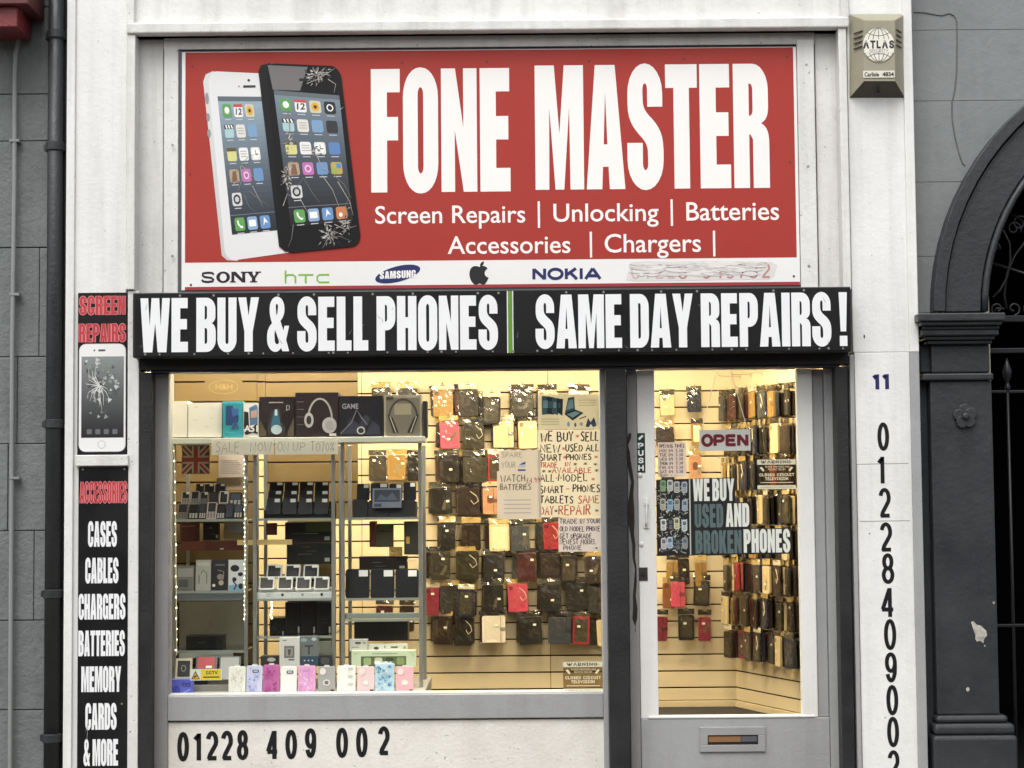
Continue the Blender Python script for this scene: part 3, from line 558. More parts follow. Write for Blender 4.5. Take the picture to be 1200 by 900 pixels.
sm = mat('#d8d4cf', .6, dirt=.25, dcol='#b9b3ac', scale=14); rm = mat('#c4aeaa', .6); rnd = random.Random(8); rd = mat('#b48481', .6)
c.poly([(732, 330), (736, 317), (737, 309), (755, 308), (790, 309), (830, 308), (868, 309), (902, 310), (909, 314), (905, 327), (898, 331), (860, 330), (800, 331), (745, 331)], sm)
c.L = 3
for i, ch in enumerate('01228 545732'):
    x = 738 + i * 13.8
    if ch != ' ': c.digit(ch, x, x + 10.5, 328.5, 311.5, 2.2, rd if i > 3 else rm, 2.2 + .05 * i)
for i in range(150):
    x, y = rnd.uniform(733, 880), rnd.uniform(309.5, 325); l = rnd.uniform(8, 30); k = mat(rnd.choice(['#dcd8d4', '#d5d1cc', '#cdc8c3', '#e0ddd9']), .6)
    if rnd.random() < .5 and y > 321: continue
    c.poly([(x, y), (x + l * .4, y - rnd.uniform(.6, 2)), (x + l, y + rnd.uniform(-.6, .6)), (x + l * .6, y + rnd.uniform(.8, 2.6))], k, 3.2 + i * .03)
# two printed handsets
c.L = 2
def quadmap(q):
    (ax, ay), (bx, by), (cx, cy), (dx, dy) = q               # TL TR BR BL
    return lambda u, v: ((1-u)*(1-v)*ax + u*(1-v)*bx + u*v*cx + (1-u)*v*dx, (1-u)*(1-v)*ay + u*(1-v)*by + u*v*cy + (1-u)*v*dy)
def qpoly(f, pts, m, lay): c.poly([f(u, v) for u, v in pts], m, lay)
def handset(L0, side, sidem, face, facem, scr, dark, ncol):
    c.poly(side, sidem, L0); F = quadmap(face); qpoly(F, rr(0, 0, 1, 1, .13, .065, 6), facem, L0 + 1)
    G = quadmap(scr)
    n = 24                                                    # wallpaper: pale at the top, deep blue-grey below, in bands
    for i in range(n):
        k = i / (n - 1); top, bot = ((150, 170, 182), (38, 42, 50)) if not dark else ((120, 135, 148), (26, 27, 31))
        q = tuple(int(a + (b - a) * k) for a, b in zip(top, bot)); m = mat('#%02x%02x%02x' % q, .3)
        qpoly(G, [(0, i / n), (1, i / n), (1, (i + 1) / n), (0, (i + 1) / n)], m, L0 + 2)
    qpoly(G, [(0, 0), (1, 0), (1, .035), (0, .035)], mat('#5d666d', .4), L0 + 3)
    mute = lambda h: h and '#%02x%02x%02x' % tuple(int(.72 * int(h[i:i+2], 16) + .28 * (sum(int(h[j:j+2], 16) for j in (1, 3, 5)) / 3)) for i in (1, 3, 5))
    ic = [['#57a94a', '#e9e7e2', '#d3c9a4', '#22201f'], ['#9fc9cf', '#dcd8cc', '#6d9cc9', '#2a2b30'], ['#e0d873', '#e8e6e1', '#d9dadb', '#4a7fc4'], ['#b99a7a', '#c65fae', '#5f8fc9', '#c9a545'], ['#cfd0cf', None, None, None], ['#57b247', '#7fa6d6', '#5a90d0', '#dd7a35']]
    vs = [.105, .255, .425, .58, .75, .93]
    for r, row in enumerate(ic):
        for k, col in enumerate(row):
            if col is None or k >= ncol: continue
            u, v = .16 + k * .225, vs[r]; hw, hh = .088, .048
            qpoly(G, rr(u - hw, v - hh, u + hw, v + hh, .03, .017, 3), mat(mute(col), .3), L0 + 4)
            A = L0 + 5; wl = mat('#f1efe9', .4); kk = mat('#1b1c20', .4)
            def g(pts, m): qpoly(G, [(u + x * hw, v + y * hh) for x, y in pts], m, A)
            e = lambda s, cx=0, cy=0: [(cx + s * cos(q * pi / 6), cy + s * sin(q * pi / 6)) for q in range(12)]
            if (r, k) == (0, 0): g(e(.55, 0, -.05), wl)
            elif (r, k) == (0, 1): g([(-1, -1), (1, -1), (1, -.55), (-1, -.55)], mat('#c24a42', .4)); a = G(u - .07, v + .03); b_ = G(u + .07, v + .03); c.text('12', a[0] + .6, b_[0] - .6, a[1], a[1] - 7.4, kk, A, bold=.02)
            elif (r, k) == (0, 2): g(e(.7), mat('#d9a53a', .4)); qpoly(G, [(u + .3*hw*x, v + .3*hh*y) for x, y in e(1)], mat('#4a3018'), A + 1)
            elif (r, k) == (0, 3): g(e(.6), wl); qpoly(G, [(u + .4*hw*x, v + .4*hh*y) for x, y in e(1)], kk, A + 1)
            elif (r, k) == (1, 0):
                g([(-1, -1), (1, -1), (1, -.35), (-1, -.35)], kk)
                for q in (-.8, -.2, .4): qpoly(G, [(u + (q) * hw, v - .95 * hh), (u + (q + .3) * hw, v - .95 * hh), (u + (q + .5) * hw, v - .4 * hh), (u + (q + .2) * hw, v - .4 * hh)], wl, A + 1)
            elif (r, k) in ((1, 1), (2, 1)): [g([(-.7, y), (.7, y), (.7, y + .12), (-.7, y + .12)], mat('#a9a59c')) for y in (-.5, -.1, .3)]
            elif (r, k) == (2, 0): g([(-1, -1), (1, -1), (1, -.5), (-1, -.5)], mat('#5a4a2e'))
            elif (r, k) == (2, 2): g(e(.85), wl); qpoly(G, [(u, v - .6*hh), (u + .12*hw, v - .6*hh), (u + .1*hw, v), (u + .6*hw, v), (u + .6*hw, v + .15*hh), (u, v + .15*hh)], kk, A + 1)
            elif (r, k) == (3, 1): g(e(.6), mat('#e7c4dd')); qpoly(G, [(u + .35*hw*x, v + .35*hh*y) for x, y in e(1)], mat('#b45a9f'), A + 1)
            elif (r, k) == (3, 0): g([(-.6, .9), (-.3, -.7), (.4, -.7), (.6, .9)], mat('#7a5a40'))
            elif (r, k) == (3, 3): g([(0, -.8), (.8, -.8), (.8, 0), (0, 0)], mat('#4c8ac2')); qpoly(G, [(u - .8*hw, v), (u, v), (u, v + .8*hh), (u - .8*hw, v + .8*hh)], mat('#8fb04c'), A + 1)
            elif (r, k) == (4, 0): g(e(.75), kk); qpoly(G, [(u + .45*hw*x, v + .45*hh*y) for x, y in e(1)], mat('#bfc0bd'), A + 1)
            elif (r, k) == (5, 0): qpoly(G, [(u - .5*hw, v - .55*hh), (u - .2*hw, v - .65*hh), (u - .15*hw, v - .1*hh), (u + .15*hw, v + .25*hh), (u + .6*hw, v + .3*hh), (u + .55*hw, v + .6*hh), (u + .1*hw, v + .6*hh), (u - .45*hw, v)], wl, A)
            elif (r, k) == (5, 1): g([(-.7, -.5), (.7, -.5), (.7, .5), (-.7, .5)], wl)
            elif (r, k) == (5, 2): g([(-.1, -.8), (.6, .2), (0, 0), (-.4, .6)], wl)
            elif (r, k) == (5, 3): g(e(.35, -.2, .3), wl)
            qpoly(G, [(u - .06, v + .062), (u + .06, v + .062), (u + .06, v + .068), (u - .06, v + .068)], mat('#c8cbcd'), L0 + 4)
    qpoly(G, [(0, .86), (1, .86), (1, .864), (0, .864)], mat('#7b8288'), L0 + 3)
silver = mat('#cfcfcd', .3, metal=.3); wface = mat('#dededd', .3)
handset(2, [(238, 93), (241, 84.5), (250, 80.5), (262, 120), (279, 303.5), (266, 302.5), (260, 297)], silver, [(243, 80.5), (326, 85), (348, 293), (264.5, 304)], wface, [(254.8, 110.5), (313, 111.5), (338, 267), (272, 273)], False, 3)
c.rect(285, 97.8, 299.5, 100.6, mat('#2a2a2c'), 5); c.ell(291.5, 92, 1.6, 1.6, mat('#222'+'225'), 5); c.ell(280, 99, 1, 1, mat('#77777a'), 5)
for y in (113, 135, 154): c.ell(242.5 + (y - 113) * .06, y, 2.2, 5 if y > 113 else 7, mat('#8d8e8f', .3), 3, rot=-4)
handset(14, [(303, 82), (306, 74.5), (317, 72), (330, 100), (346, 292), (334, 293), (327, 287)], mat('#131315', .4, spec=.3), [(311.5, 72), (399, 76.5), (423.5, 287), (331, 295.5)], mat('#151416', .45, spec=.25), [(321, 104), (398, 111), (413.5, 258), (341, 264)], True, 4)
c.poly([(314, 74.5), (361, 77), (352, 105), (320, 103.5)], mat('#6d6a69', .3), 16); c.rect(351, 90.5, 360, 93.8, mat('#0c0c0d'), 17)
rnd = random.Random(12); crk = mat('#aaa59c', .4); crk2 = mat('#77746f', .4)
def cracks(cx, cy, n, rmax, box, L0, m=crk):
    for i in range(n):
        a = rnd.uniform(0, 2 * pi); pts = [(cx, cy)]; r = 0
        while r < rmax * rnd.uniform(.5, 1):
            st = rnd.uniform(3, 9); r += st; a += rnd.uniform(-.75, .75); q = (pts[-1][0] + cos(a) * st, pts[-1][1] + sin(a) * st)
            if not (box[0] < q[0] - (q[1] - 180) * .1 < box[1] and box[2] < q[1] < box[3]): break
            pts.append(q)
        if len(pts) > 1: c.line(pts, [rnd.uniform(.2, .65) for _ in pts], m, L0 + i * .12)
def shatter(cx, cy, n, rmax, sx, sy, L0, tones):                # slim bright slivers round a point of impact
    for i in range(n):
        a = rnd.uniform(0, 2 * pi); r0 = abs(rnd.gauss(0, rmax * .45)); l = rnd.uniform(2, 8) * (1.2 - .5 * r0 / rmax); w = rnd.uniform(.35, 1.5); b_ = a + rnd.gauss(0, .5)
        x, y = cx + cos(a) * r0 * sx, cy + sin(a) * r0 * sy
        q = [(x, y), (x + cos(b_) * l - sin(b_) * w * .5, y + sin(b_) * l + cos(b_) * w * .5), (x + cos(b_) * l * .4 + sin(b_) * w, y + sin(b_) * l * .4 - cos(b_) * w)]
        if all(313 + (t[1] - 80) * .09 < t[0] < 398 + (t[1] - 80) * .115 and 76 < t[1] < 289 for t in q): c.poly(q, tones[i % len(tones)], L0 + i * .02)
T_ = [mat(h, .4) for h in ('#b3aea5', '#8b8781', '#d3cec4', '#615d59', '#a49f97', '#2a2929')]
shatter(372, 86, 90, 16, 1, .7, 22, T_); shatter(386, 274, 80, 15, .8, 1, 22, T_); shatter(336, 205, 46, 15, .45, 1.6, 22, T_); shatter(371, 178, 16, 6, 1, 1, 22, T_); shatter(405, 262, 34, 14, .5, 1.4, 22, T_); shatter(339, 165, 22, 12, .4, 1.4, 22, T_)
for i, pts in enumerate(([(345, 222), (356, 208), (367, 226), (375, 237)], [(352, 232), (362, 250)], [(378, 205), (390, 222), (398, 243)], [(392, 205), (404, 216), (412, 232)], [(396, 212), (410, 236), (414, 252)], [(371, 180), (378, 196), (390, 203)], [(344, 262), (342, 278), (338, 288)], [(383, 262), (386, 276), (378, 290)], [(392, 262), (404, 268), (418, 264)], [(384, 280), (398, 276), (412, 282)], [(399, 128), (403, 125)], [(332, 240), (337, 226), (346, 232)], [(337, 126), (340, 150), (337, 166)], [(385, 92), (394, 98), (392, 108)], [(360, 97), (372, 92), (386, 84), (393, 79)], [(408, 252), (405, 240), (410, 228)])):
    c.line(pts, [.9] + [.6] * (len(pts) - 2) + [.25], crk if i % 3 else crk2, 25 + i * .1)
for i, pts in enumerate(([(283, 192), (275, 200), (270, 212)], [(283, 192), (294, 202), (306, 214)], [(283, 192), (290, 183), (301, 178)], [(282, 193), (284, 208), (279, 222)], [(292, 222), (304, 232), (316, 240)], [(296, 216), (308, 240)], [(286, 226), (292, 240), (302, 249)], [(274, 214), (281, 206)])): c.line(pts, [.8] + [.5] * (len(pts) - 2) + [.2], crk if i % 2 else crk2, 11 + i * .1)
mb.build('sign_panel', FS)

# ------------------------------------------------------------------ long black light box sign
LB = thing('sign_box', 'long black sign box with white capitals and a green divider', 'sign', (P(575, 416, -.14).x, -.05, P(575, 416, -.14).z))
mb = MB(); BY = -.11
mb.pbox(155.5, 339.5, 997.5, 415.5, BY, -.001, mat('#121315', .45, dirt=.2)); mb.build('casing', LB, bev=.004)
mb = MB(); BY2 = BY - .004; mb.pbox(158, 341, 996, 414, BY2, BY - .0005, BLK); c = Canvas(mb, 158, 341, 996, 414, BY2)
c.block('WE BUY & SELL PHONES', 164.5, 346, 583.5, 409.5, VW2, gap=5, sp=19); c.block('SAME DAY REPAIRS !', 627.5, 346, 993, 409, VW2, gap=5, sp=19)
c.rect(594.2, 341.2, 595.4, 413.8, VW2, 1); c.rect(595.6, 341.2, 600.4, 413.8, mat('#5f8f2a', .4), 1); c.rect(600.6, 341.2, 601.6, 413.8, VW2, 1)
rnd = random.Random(5); sc_ = mat('#8c8b86', .4, metal=.5)
for i in range(22):
    x = 168 + i * 38.5 + rnd.uniform(-9, 9)
    if abs(x - 598) > 8: c.ell(x, 343.3 if i % 3 else 411.6, 1.5, 1.5, sc_, 1, n=8); c.ell(x + 17, 411.8, 1.2, 1.2, sc_, 1, n=8)
for i in range(14): x, y = rnd.uniform(165, 985), rnd.uniform(350, 408); c.line([(x, y), (x + rnd.uniform(-3, 5), y + rnd.uniform(2, 7))], [.2, .6], mat('#77777a'), 3 + i * .1)
mb.build('sign_panel', LB)

# ------------------------------------------------------------------ narrow signs on the left pilaster
VS = thing('vertical_sign', 'narrow black sign with red SCREEN REPAIRS and a cracked white phone', 'sign', (P(119, 535, 0).x, 0, P(119, 535, 0).z))
mb = MB(); mb.pbox(91, 343, 148, 535, -.012, -.001, BLK); c = Canvas(mb, 91, 343, 148, 535, -.012)
RD2 = mat('#b8343a', .4, dirt=.1); PK = mat('#d9868a', .4)
c.block('SCREEN', 92.5, 347, 146.5, 369, RD2, gap=6, edge=(.7, PK)); c.block('REPAIRS', 92, 379.5, 147.3, 401, RD2, gap=5, edge=(.7, PK))
c.rrect(92.5, 403, 147.5, 529.5, 8, mat('#c9c9c7', .35)); c.L = 2; c.rrect(93.2, 403.8, 146.8, 528.8, 7.5, mat('#e6e5e3', .35)); c.L = 3
n = 24
for i in range(n):
    k = i / (n - 1); q = [int(a + (b - a) * k) for a, b in zip((136, 142, 140), (44, 44, 46))]; c.rect(95.5, 418 + 95 * i / n, 145.2, 418 + 95 * (i + 1) / n, mat('#%02x%02x%02x' % tuple(q), .3))
c.rrect(115, 409.7, 123.5, 412, 1.1, mat('#55555a')); c.ell(110.5, 410.8, 1.1, 1.1, mat('#55555a')); c.ell(119.5, 521, 4.6, 4.8, mat('#b9b8b6'), 3); c.ell(119.5, 521, 3.9, 4.1, mat('#e6e5e3'), 4)
rnd = random.Random(21)
for i in range(120):
    x, y = rnd.gauss(116, 12), rnd.gauss(448, 16)
    if not (98 < x < 140 and 421 < y < 500): continue
    s_ = rnd.uniform(1, 3.6); a = rnd.uniform(0, 6); g_ = rnd.choice(['#a7aaa5', '#6d7370', '#4e5352', '#c4c6c0', '#87908a', '#595f5c'])
    c.poly([(x + s_ * cos(a), y + s_ * sin(a)), (x + s_ * cos(a + 1.9), y + s_ * sin(a + 1.9)), (x + s_ * cos(a + 4), y + s_ * sin(a + 4))], mat(g_, .4), 4 + i * .05)
for i in range(16):
    a = rnd.uniform(0, 6.28); l = rnd.uniform(12, 34); x, y = 117, 452; q = [(x, y), (x + cos(a) * l * .5 + rnd.uniform(-2, 2), y + sin(a) * l * .5), (x + cos(a) * l * .62, y + sin(a) * l)]
    q = [(min(max(a_, 97), 144), min(max(b_, 420), 511)) for a_, b_ in q]; c.line(q, [.9, .6, .2], mat('#d4d4cf'), 11 + i * .1)
for k in range(4): c.rrect(102 + k * 10, 503, 108 + k * 10, 509, 1.2, mat('#63656a'), 4)
mb.build('sign_panel', VS, bev=0)
V2 = thing('vertical_sign', 'tall narrow black sign listing ACCESSORIES from CASES to & MORE', 'sign', (P(119, 925, 0).x, 0, P(119, 925, 0).z))
mb = MB(); mb.pbox(91, 547.5, 149.5, 960, -.012, -.001, BLK); c = Canvas(mb, 91, 547.5, 149.5, 960, -.012)
c.block('ACCESSORIES', 92.5, 564.5, 148.5, 590, RD2, gap=5, edge=(.6, PK))
for t, a, b_, y0, y1 in (('CASES', 102.5, 136.5, 611.5, 641.5), ('CABLES', 99.5, 138.5, 654.5, 684.5), ('CHARGERS', 91.8, 146.8, 697, 727), ('BATTERIES', 91.8, 146.3, 740, 770), ('MEMORY', 95.5, 142, 782, 812), ('CARDS', 100.5, 137, 825, 856)): c.block(t, a, y0, b_, y1, VW2, gap=5)
c.block('& MORE', 98.5, 867, 139, 898, VW2, gap=5)
for x, y in ((96, 550), (145, 550), (119, 655), (143, 826)): c.ell(x, y, 1.3, 1.3, sc_, 2, n=8)
c.line([(101, 858), (104, 846), (102.5, 868)], .5, mat('#8b8b8b'), 3); mb.build('sign_panel', V2)

# ------------------------------------------------------------------ alarm box
AB = thing('alarm_box', 'beige burglar alarm box with round globe badge on the white pilaster', 'alarm box', (P(1027, 114, 0).x, 0, P(1027, 114, 0).z))
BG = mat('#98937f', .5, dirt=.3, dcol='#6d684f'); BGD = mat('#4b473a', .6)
mb = MB(); a = [P(x, y, -.002) for x, y in ((995.5, 16.5), (1060.5, 16.5), (1060.5, 114.5), (995.5, 114.5))]; b_ = [P(x, y, -.095) for x, y in ((1013, 23.5), (1049, 23.5), (1049, 95), (1012.5, 95))]
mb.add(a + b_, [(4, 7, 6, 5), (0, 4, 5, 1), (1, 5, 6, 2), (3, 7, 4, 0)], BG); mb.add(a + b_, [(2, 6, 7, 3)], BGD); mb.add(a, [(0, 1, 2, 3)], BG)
mb.build('cover', AB, bev=.004)
for sx in (0, 1):
    mb = MB()
    for k in range(4):
        y = 35 + k * 6; q = (lambda t: P(1000.5 + t * 10, y + 4.5 - t * 3.6, -.038 - t * .05)) if sx == 0 else (lambda t: P(1050.5 + t * 5.5, y - .5 + t * 3.4, -.088 + t * .044))
        mb.tube([q(0), q(.5), q(1)], .0035, BGD, 6)
    mb.build('vent_slots', AB)
AY = -.097; mb = MB(); c = Canvas(mb, 1000, 20, 1060, 110, AY); p = P(1030, 52.5, AY)
c.ell(1030, 52.5, 19.4, 21, mat('#8a8874', .5), 1, n=32); c.ell(1030, 52.5, 18.3, 19.9, mat('#dfdccf', .5), 2, n=32); gl = mat('#6b6a60', .5)
for rx in (7, 13): c.line([(1030 + rx * sin(q * pi / 12), 52.5 - 19.5 * cos(q * pi / 12)) for q in range(25)], .8, gl, 3 + rx * .02)
for y, w, s_ in ((38, 13.5, 4), (67, 13.5, -4)): c.line([(1030 + w * t / 6, y + s_ * (1 - (t / 6) ** 2)) for t in range(-6, 7)], .8, gl, 3.5)
c.line([(1030, 33), (1030, 72)], .8, gl, 3.7)
c.rect(1012.6, 46.2, 1047.6, 62, mat('#dfdccf', .5), 4); c.text('ATLAS', 1011.5, 1048, 57, 47.5, K2, 5, bold=.045, caps=True); c.text('SECURITY', 1019, 1041, 61.3, 57.9, gl, 5, caps=True)
mb.build('badge', AB)
mb = MB(); mb.pbox(1011.5, 82.8, 1048.5, 91, AY - .002, AY, mat('#d5d1bf', .5)); c = Canvas(mb, 1011.5, 82.8, 1048.5, 91, AY - .002); c.text('Carlisle', 1013, 1030, 89.6, 84.6, K2, bold=.03); c.text('4834', 1034, 1047.5, 89.6, 84.6, K2, bold=.04); mb.build('name_plate', AB)
mb = MB(); p = P(1029, 107, -.052); mb.tube([(p.x, p.y - .008, p.z - .003), (p.x, p.y + .004, p.z)], .008, mat('#141414'), 10); mb.build('lock', AB)

# ------------------------------------------------------------------ neighbour on the right: grey wall with a dark arch and an iron gate
cx, cz, k_ = P(1409, 365, .1).x, P(1409, 365, .1).z, 1 / 247.2
cz = P(1110, 366, .1).z
R_OUT, R_IN = 319 * k_, 254 * k_
xr0 = P(1071.5, 200, .13).x
WR = thing('rendered_wall', 'smooth grey rendered wall above the dark stone arch', 'wall', (xr0 + 1, .13, .12))
def archwall(mb, y0, y1, x0, x1, zt, r, m):
    n = 26; A = [(cx + r * cos(pi - pi * i / n), cz + r * sin(pi - pi * i / n)) for i in range(n + 1)]
    out = [(x0, .12), (x0, zt), (x1, zt), (x1, .12), (cx + r, .12)] + A[::-1] + [(cx - r, .12)]
    mb.prism(out, y0, y1, m)
mb = MB(); archwall(mb, .134, .5, xr0, cx + R_OUT + .9, ZT, R_OUT - .01, WALLR); mb.build('backing', WR)
n = 60; mb = MB(); rnd = random.Random(9)
ys = [-60, -20, 35, 118, 213, 300, 366, 1010]                     # courses, drawn as shallow open joints in the render
for k in range(len(ys) - 1):
    z1, z0 = P(1130, ys[k], .13).z, max(P(1130, ys[k + 1], .13).z, .125)
    if k == 0: z1 = ZT
    g = .0009
    # each course clipped by the arch ring
    def xarc(z): return cx - math.sqrt(max((R_OUT - .012) ** 2 - max(z - cz, 0) ** 2, 0)) if z - cz < R_OUT - .012 else None
    m_ = 8; left, right = [], []
    for i in range(m_ + 1):
        z = z0 + g + (z1 - z0 - 2 * g) * i / m_; xa = xarc(z); right.append((xa if xa else cx + .0, z))
    pts = [(xr0, z0 + g)] + right + [(xr0, z1 - g)]
    mb.prism(dedupe(pts), .13, .1338, WALLR)
    mirror = [(2 * cx - x if x > xr0 + 1e-6 else cx + R_OUT + .9, z) for x, z in pts]; mb.prism(dedupe(mirror), .13, .1338, WALLR)
mb.build('render_coat', WR, bev=.001, seg=1)
mb = MB(); mb.tube([P(x, y, .128) for x, y in ((1071, 14), (1082, 14.5), (1096, 17), (1104, 18), (1112, 15.5), (1118, 18), (1121, 24), (1121.5, 50), (1121, 85), (1119, 105), (1115.5, 120), (1116, 140), (1119, 160), (1124, 180), (1128, 191), (1131, 194))], [.003] * 8 + [.0035] * 6 + [.004, .002], mat('#5f6261', .8), 6)
tag(mb.build('wall_cable'), 'thin grey cable hanging loose down the smooth rendered wall', 'cable')
AR = thing('stone_arch', 'charcoal painted stone arch with moulded capital and rosette pilaster', 'arch', (P(1130, 900, .05).x, .06, .12))
def ring(mb, r0, r1, y0, y1, m, n=36):
    vs = []
    for i in range(n + 1):
        a = pi - pi * i / n
        for r, y in ((r0, y0), (r1, y0), (r1, y1), (r0, y1)): vs.append((cx + r * cos(a), y, cz + r * sin(a)))
    fs = []
    for i in range(n):
        for j in range(4): fs.append((i * 4 + j, i * 4 + (j + 1) % 4, i * 4 + 4 + (j + 1) % 4, i * 4 + 4 + j))
    fs += [(0, 3, 2, 1), (n * 4, n * 4 + 1, n * 4 + 2, n * 4 + 3)]
    mb.add(vs, fs, m)
mb = MB(); ring(mb, R_OUT - .055, R_OUT, .045, .2, DARKP); ring(mb, R_OUT - .062, R_OUT - .0555, .09, .2, DARKP); ring(mb, R_IN + .035, R_OUT - .0625, .07, .2, DARKP); ring(mb, R_IN + .028, R_IN + .0345, .1, .2, DARKP)
mb.build('archivolt', AR, bev=.004)
mb = MB(); vs = [(cx + (R_IN + .014) * cos(pi - pi * i / 40), .075, cz + (R_IN + .014) * sin(pi - pi * i / 40)) for i in range(41)]; mb.tube(vs, .017, DARKP, 10); ring(mb, R_IN + .001, R_IN + .027, .08, .4, DARKP); mb.build('roll_moulding', AR, smooth=True)
def stone_pier(sx):
    """one pier; sx=-1 mirrors it about the arch centre for the far side"""
    def bx(mb, x0, y0, x1, y1, Y0, Y1, m=DARKP):
        a, b, c_, d = RC(x0, y0, x1, y1, Y0)
        if sx < 0: a, b = 2 * cx - b, 2 * cx - a
        mb.box(a, b, Y0, Y1, max(c_, .125), d, m)
    mb = MB(); bx(mb, 1076, 366.5, 1178.5, 376, -.10, .2); bx(mb, 1079, 376.3, 1174.5, 381, -.085, .2); bx(mb, 1082, 381.3, 1171.5, 386, -.06, .2); bx(mb, 1080, 386.3, 1171, 393, -.055, .2); bx(mb, 1084, 393.3, 1166, 398, -.035, .2); bx(mb, 1087, 398.3, 1163, 403, -.015, .2); mb.build('capital', AR, bev=.006, seg=2)
    mb = MB(); bx(mb, 1091.5, 403.3, 1160, 437, .02, .3); bx(mb, 1081, 437.3, 1164.5, 445.5, .0, .3); bx(mb, 1094, 446, 1167, 838, .02, .3); bx(mb, 1078.5, 446, 1093.5, 1005, .085, .3); bx(mb, 1078, 403.3, 1091, 437, .06, .3); mb.build('pier', AR, bev=.008, seg=2)
    mb = MB(); bx(mb, 1097, 838.5, 1182, 848, .0, .3); bx(mb, 1095, 848.3, 1190, 862, -.02, .3); bx(mb, 1095.5, 862.3, 1195, 1010, -.04, .3); mb.build('plinth', AR, bev=.02, seg=3)
stone_pier(1); stone_pier(-1)
mb = MB(); p = P(1130.5, 488, .02)
for k in range(5):
    a = pi / 2 + k * 2 * pi / 5 + .1; mb.prism([(p.x + .028 * cos(a) + .029 * cos(t * pi / 5), p.z + .03 * sin(a) + .03 * sin(t * pi / 5)) for t in range(10)], .004 - k * .0007, .025, DARKP)
mb.tube([(p.x, .01, p.z), (p.x, -.006, p.z), (p.x, -.014, p.z)], [.019, .018, .008], DARKP, 12); mb.build('rosette', AR, bev=.004)
SC = mat('#bdb9ae', .7, dirt=1.0, dcol='#5f5b54', scale=34)
def chip(pts): mb = MB(); Canvas(mb, 1090, 700, 1200, 900, .0195).poly(pts, SC, 0); mb.build('paint_chip', AR)
chip([(1139.5, 729), (1142.5, 728), (1146, 732), (1151, 733.5), (1157, 739), (1158.5, 745), (1155, 748), (1153.5, 754), (1150, 751), (1146, 752), (1144, 749), (1144.5, 745)])
for x, y, r in ((1134, 808, 2.2), (1155, 757, .9), (1167, 706.5, 1.4)): chip([(x + r * cos(q), y + r * 1.2 * sin(q)) for q in (0, .9, 1.7, 2.6, 3.5, 4.4, 5.4)])
mb = MB(); mb.prism([(P(x, y, .08).x, P(x, y, .08).z) for x, y in ((1098, 766), (1097.5, 752), (1100, 738), (1103.5, 740), (1104, 752), (1101.5, 766))], .078, .083, mat('#8d7c58', .8)); mb.build('wood_splinter', AR)
# dark passage behind the gate
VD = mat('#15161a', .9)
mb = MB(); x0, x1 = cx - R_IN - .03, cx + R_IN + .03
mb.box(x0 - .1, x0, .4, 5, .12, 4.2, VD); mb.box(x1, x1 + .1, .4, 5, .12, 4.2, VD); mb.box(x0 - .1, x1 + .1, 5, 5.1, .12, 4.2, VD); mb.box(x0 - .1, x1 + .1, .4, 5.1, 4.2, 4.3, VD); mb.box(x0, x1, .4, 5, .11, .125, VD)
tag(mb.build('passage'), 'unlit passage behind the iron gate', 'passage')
IG = thing('iron_gate', 'black iron gate with spear bars and scrollwork under the arch', 'gate', (cx, .25, .13)); IR = mat('#222427', .4, metal=.3)
zr = [P(1180, y, .25).z for y in (411, 459, 733)]
xa, xb = cx - R_IN + .01, cx + R_IN - .01
for z, h_ in [(zr[0], .012), (zr[1], .007), (zr[2], .007), (cz - .02, .015)]: mb = MB(); mb.box(xa, xb, .253 - h_ * 1.2, .253 + h_ * 1.2, z - h_, z + h_, IR); mb.build('rail', IG, bev=.003)
x = P(1182, 500, .25).x
while x < xb:
    mb = MB(); mb.tube([(x, .252, .14), (x, .252, zr[1])], .0075, IR, 8); b0 = mb.build('bar', IG, smooth=True)
    mb = MB(); z = zr[1]; mb.tube([(x, .252, z + q) for q in (0, .02, .03, .05, .07, .10, .13, .165)], [.008, .016, .012, .007, .02, .024, .013, .002], IR, 10); mb.build('spear', b0, smooth=True); x += .135
mb = MB()
def scroll(cx_, cz_, r, t0, t1, n=26): return [(cx_ + r * (1 - .72 * i / n) * cos(t0 + (t1 - t0) * i / n), .25, cz_ + r * (1 - .72 * i / n) * sin(t0 + (t1 - t0) * i / n)) for i in range(n + 1)]
px = lambda x, y: (P(x, y, .25).x, .25, P(x, y, .25).z)
for q in ([(1164, 348), (1172, 340), (1180, 325), (1184, 305), (1183, 285), (1176, 270), (1170, 272), (1172, 280)], [(1180, 362), (1177, 345), (1180, 320), (1190, 298), (1204, 280), (1216, 262)], [(1177, 362), (1168, 361), (1165, 365)]): mb.tube([px(*a) for a in q], .006, IR, 6)
for a, b_, r in ((1188, 268, 9), (1195, 262, 11), (1166, 290, 6)): p = px(a, b_); mb.tube(scroll(p[0], p[2], r * k_, -.5, 7), .0055, IR, 6)
i = 0; xx = P(1169, 364, .25).x
while xx < xb - .05: mb.tube(scroll(xx, cz + .03, .034, -1.57 if i % 2 else 4.7, 4.8 if i % 2 else -1.6), .0055, IR, 6); xx += .078; i += 1
for i in range(1, 12):
    a = pi - pi * i / 12; mb.tube([(cx + .25 * cos(a), .25, cz + .25 * sin(a)), (cx + .6 * cos(a + .05), .25, cz + .6 * sin(a + .05)), (cx + (R_IN - .02) * cos(a), .25, cz + (R_IN - .02) * sin(a))], .007, IR, 6); mb.tube(scroll(cx + .7 * cos(a + .12), cz + .7 * sin(a + .12), .06, a, a + 7), .005, IR, 6)
mb.build('scrollwork', IG, smooth=True)
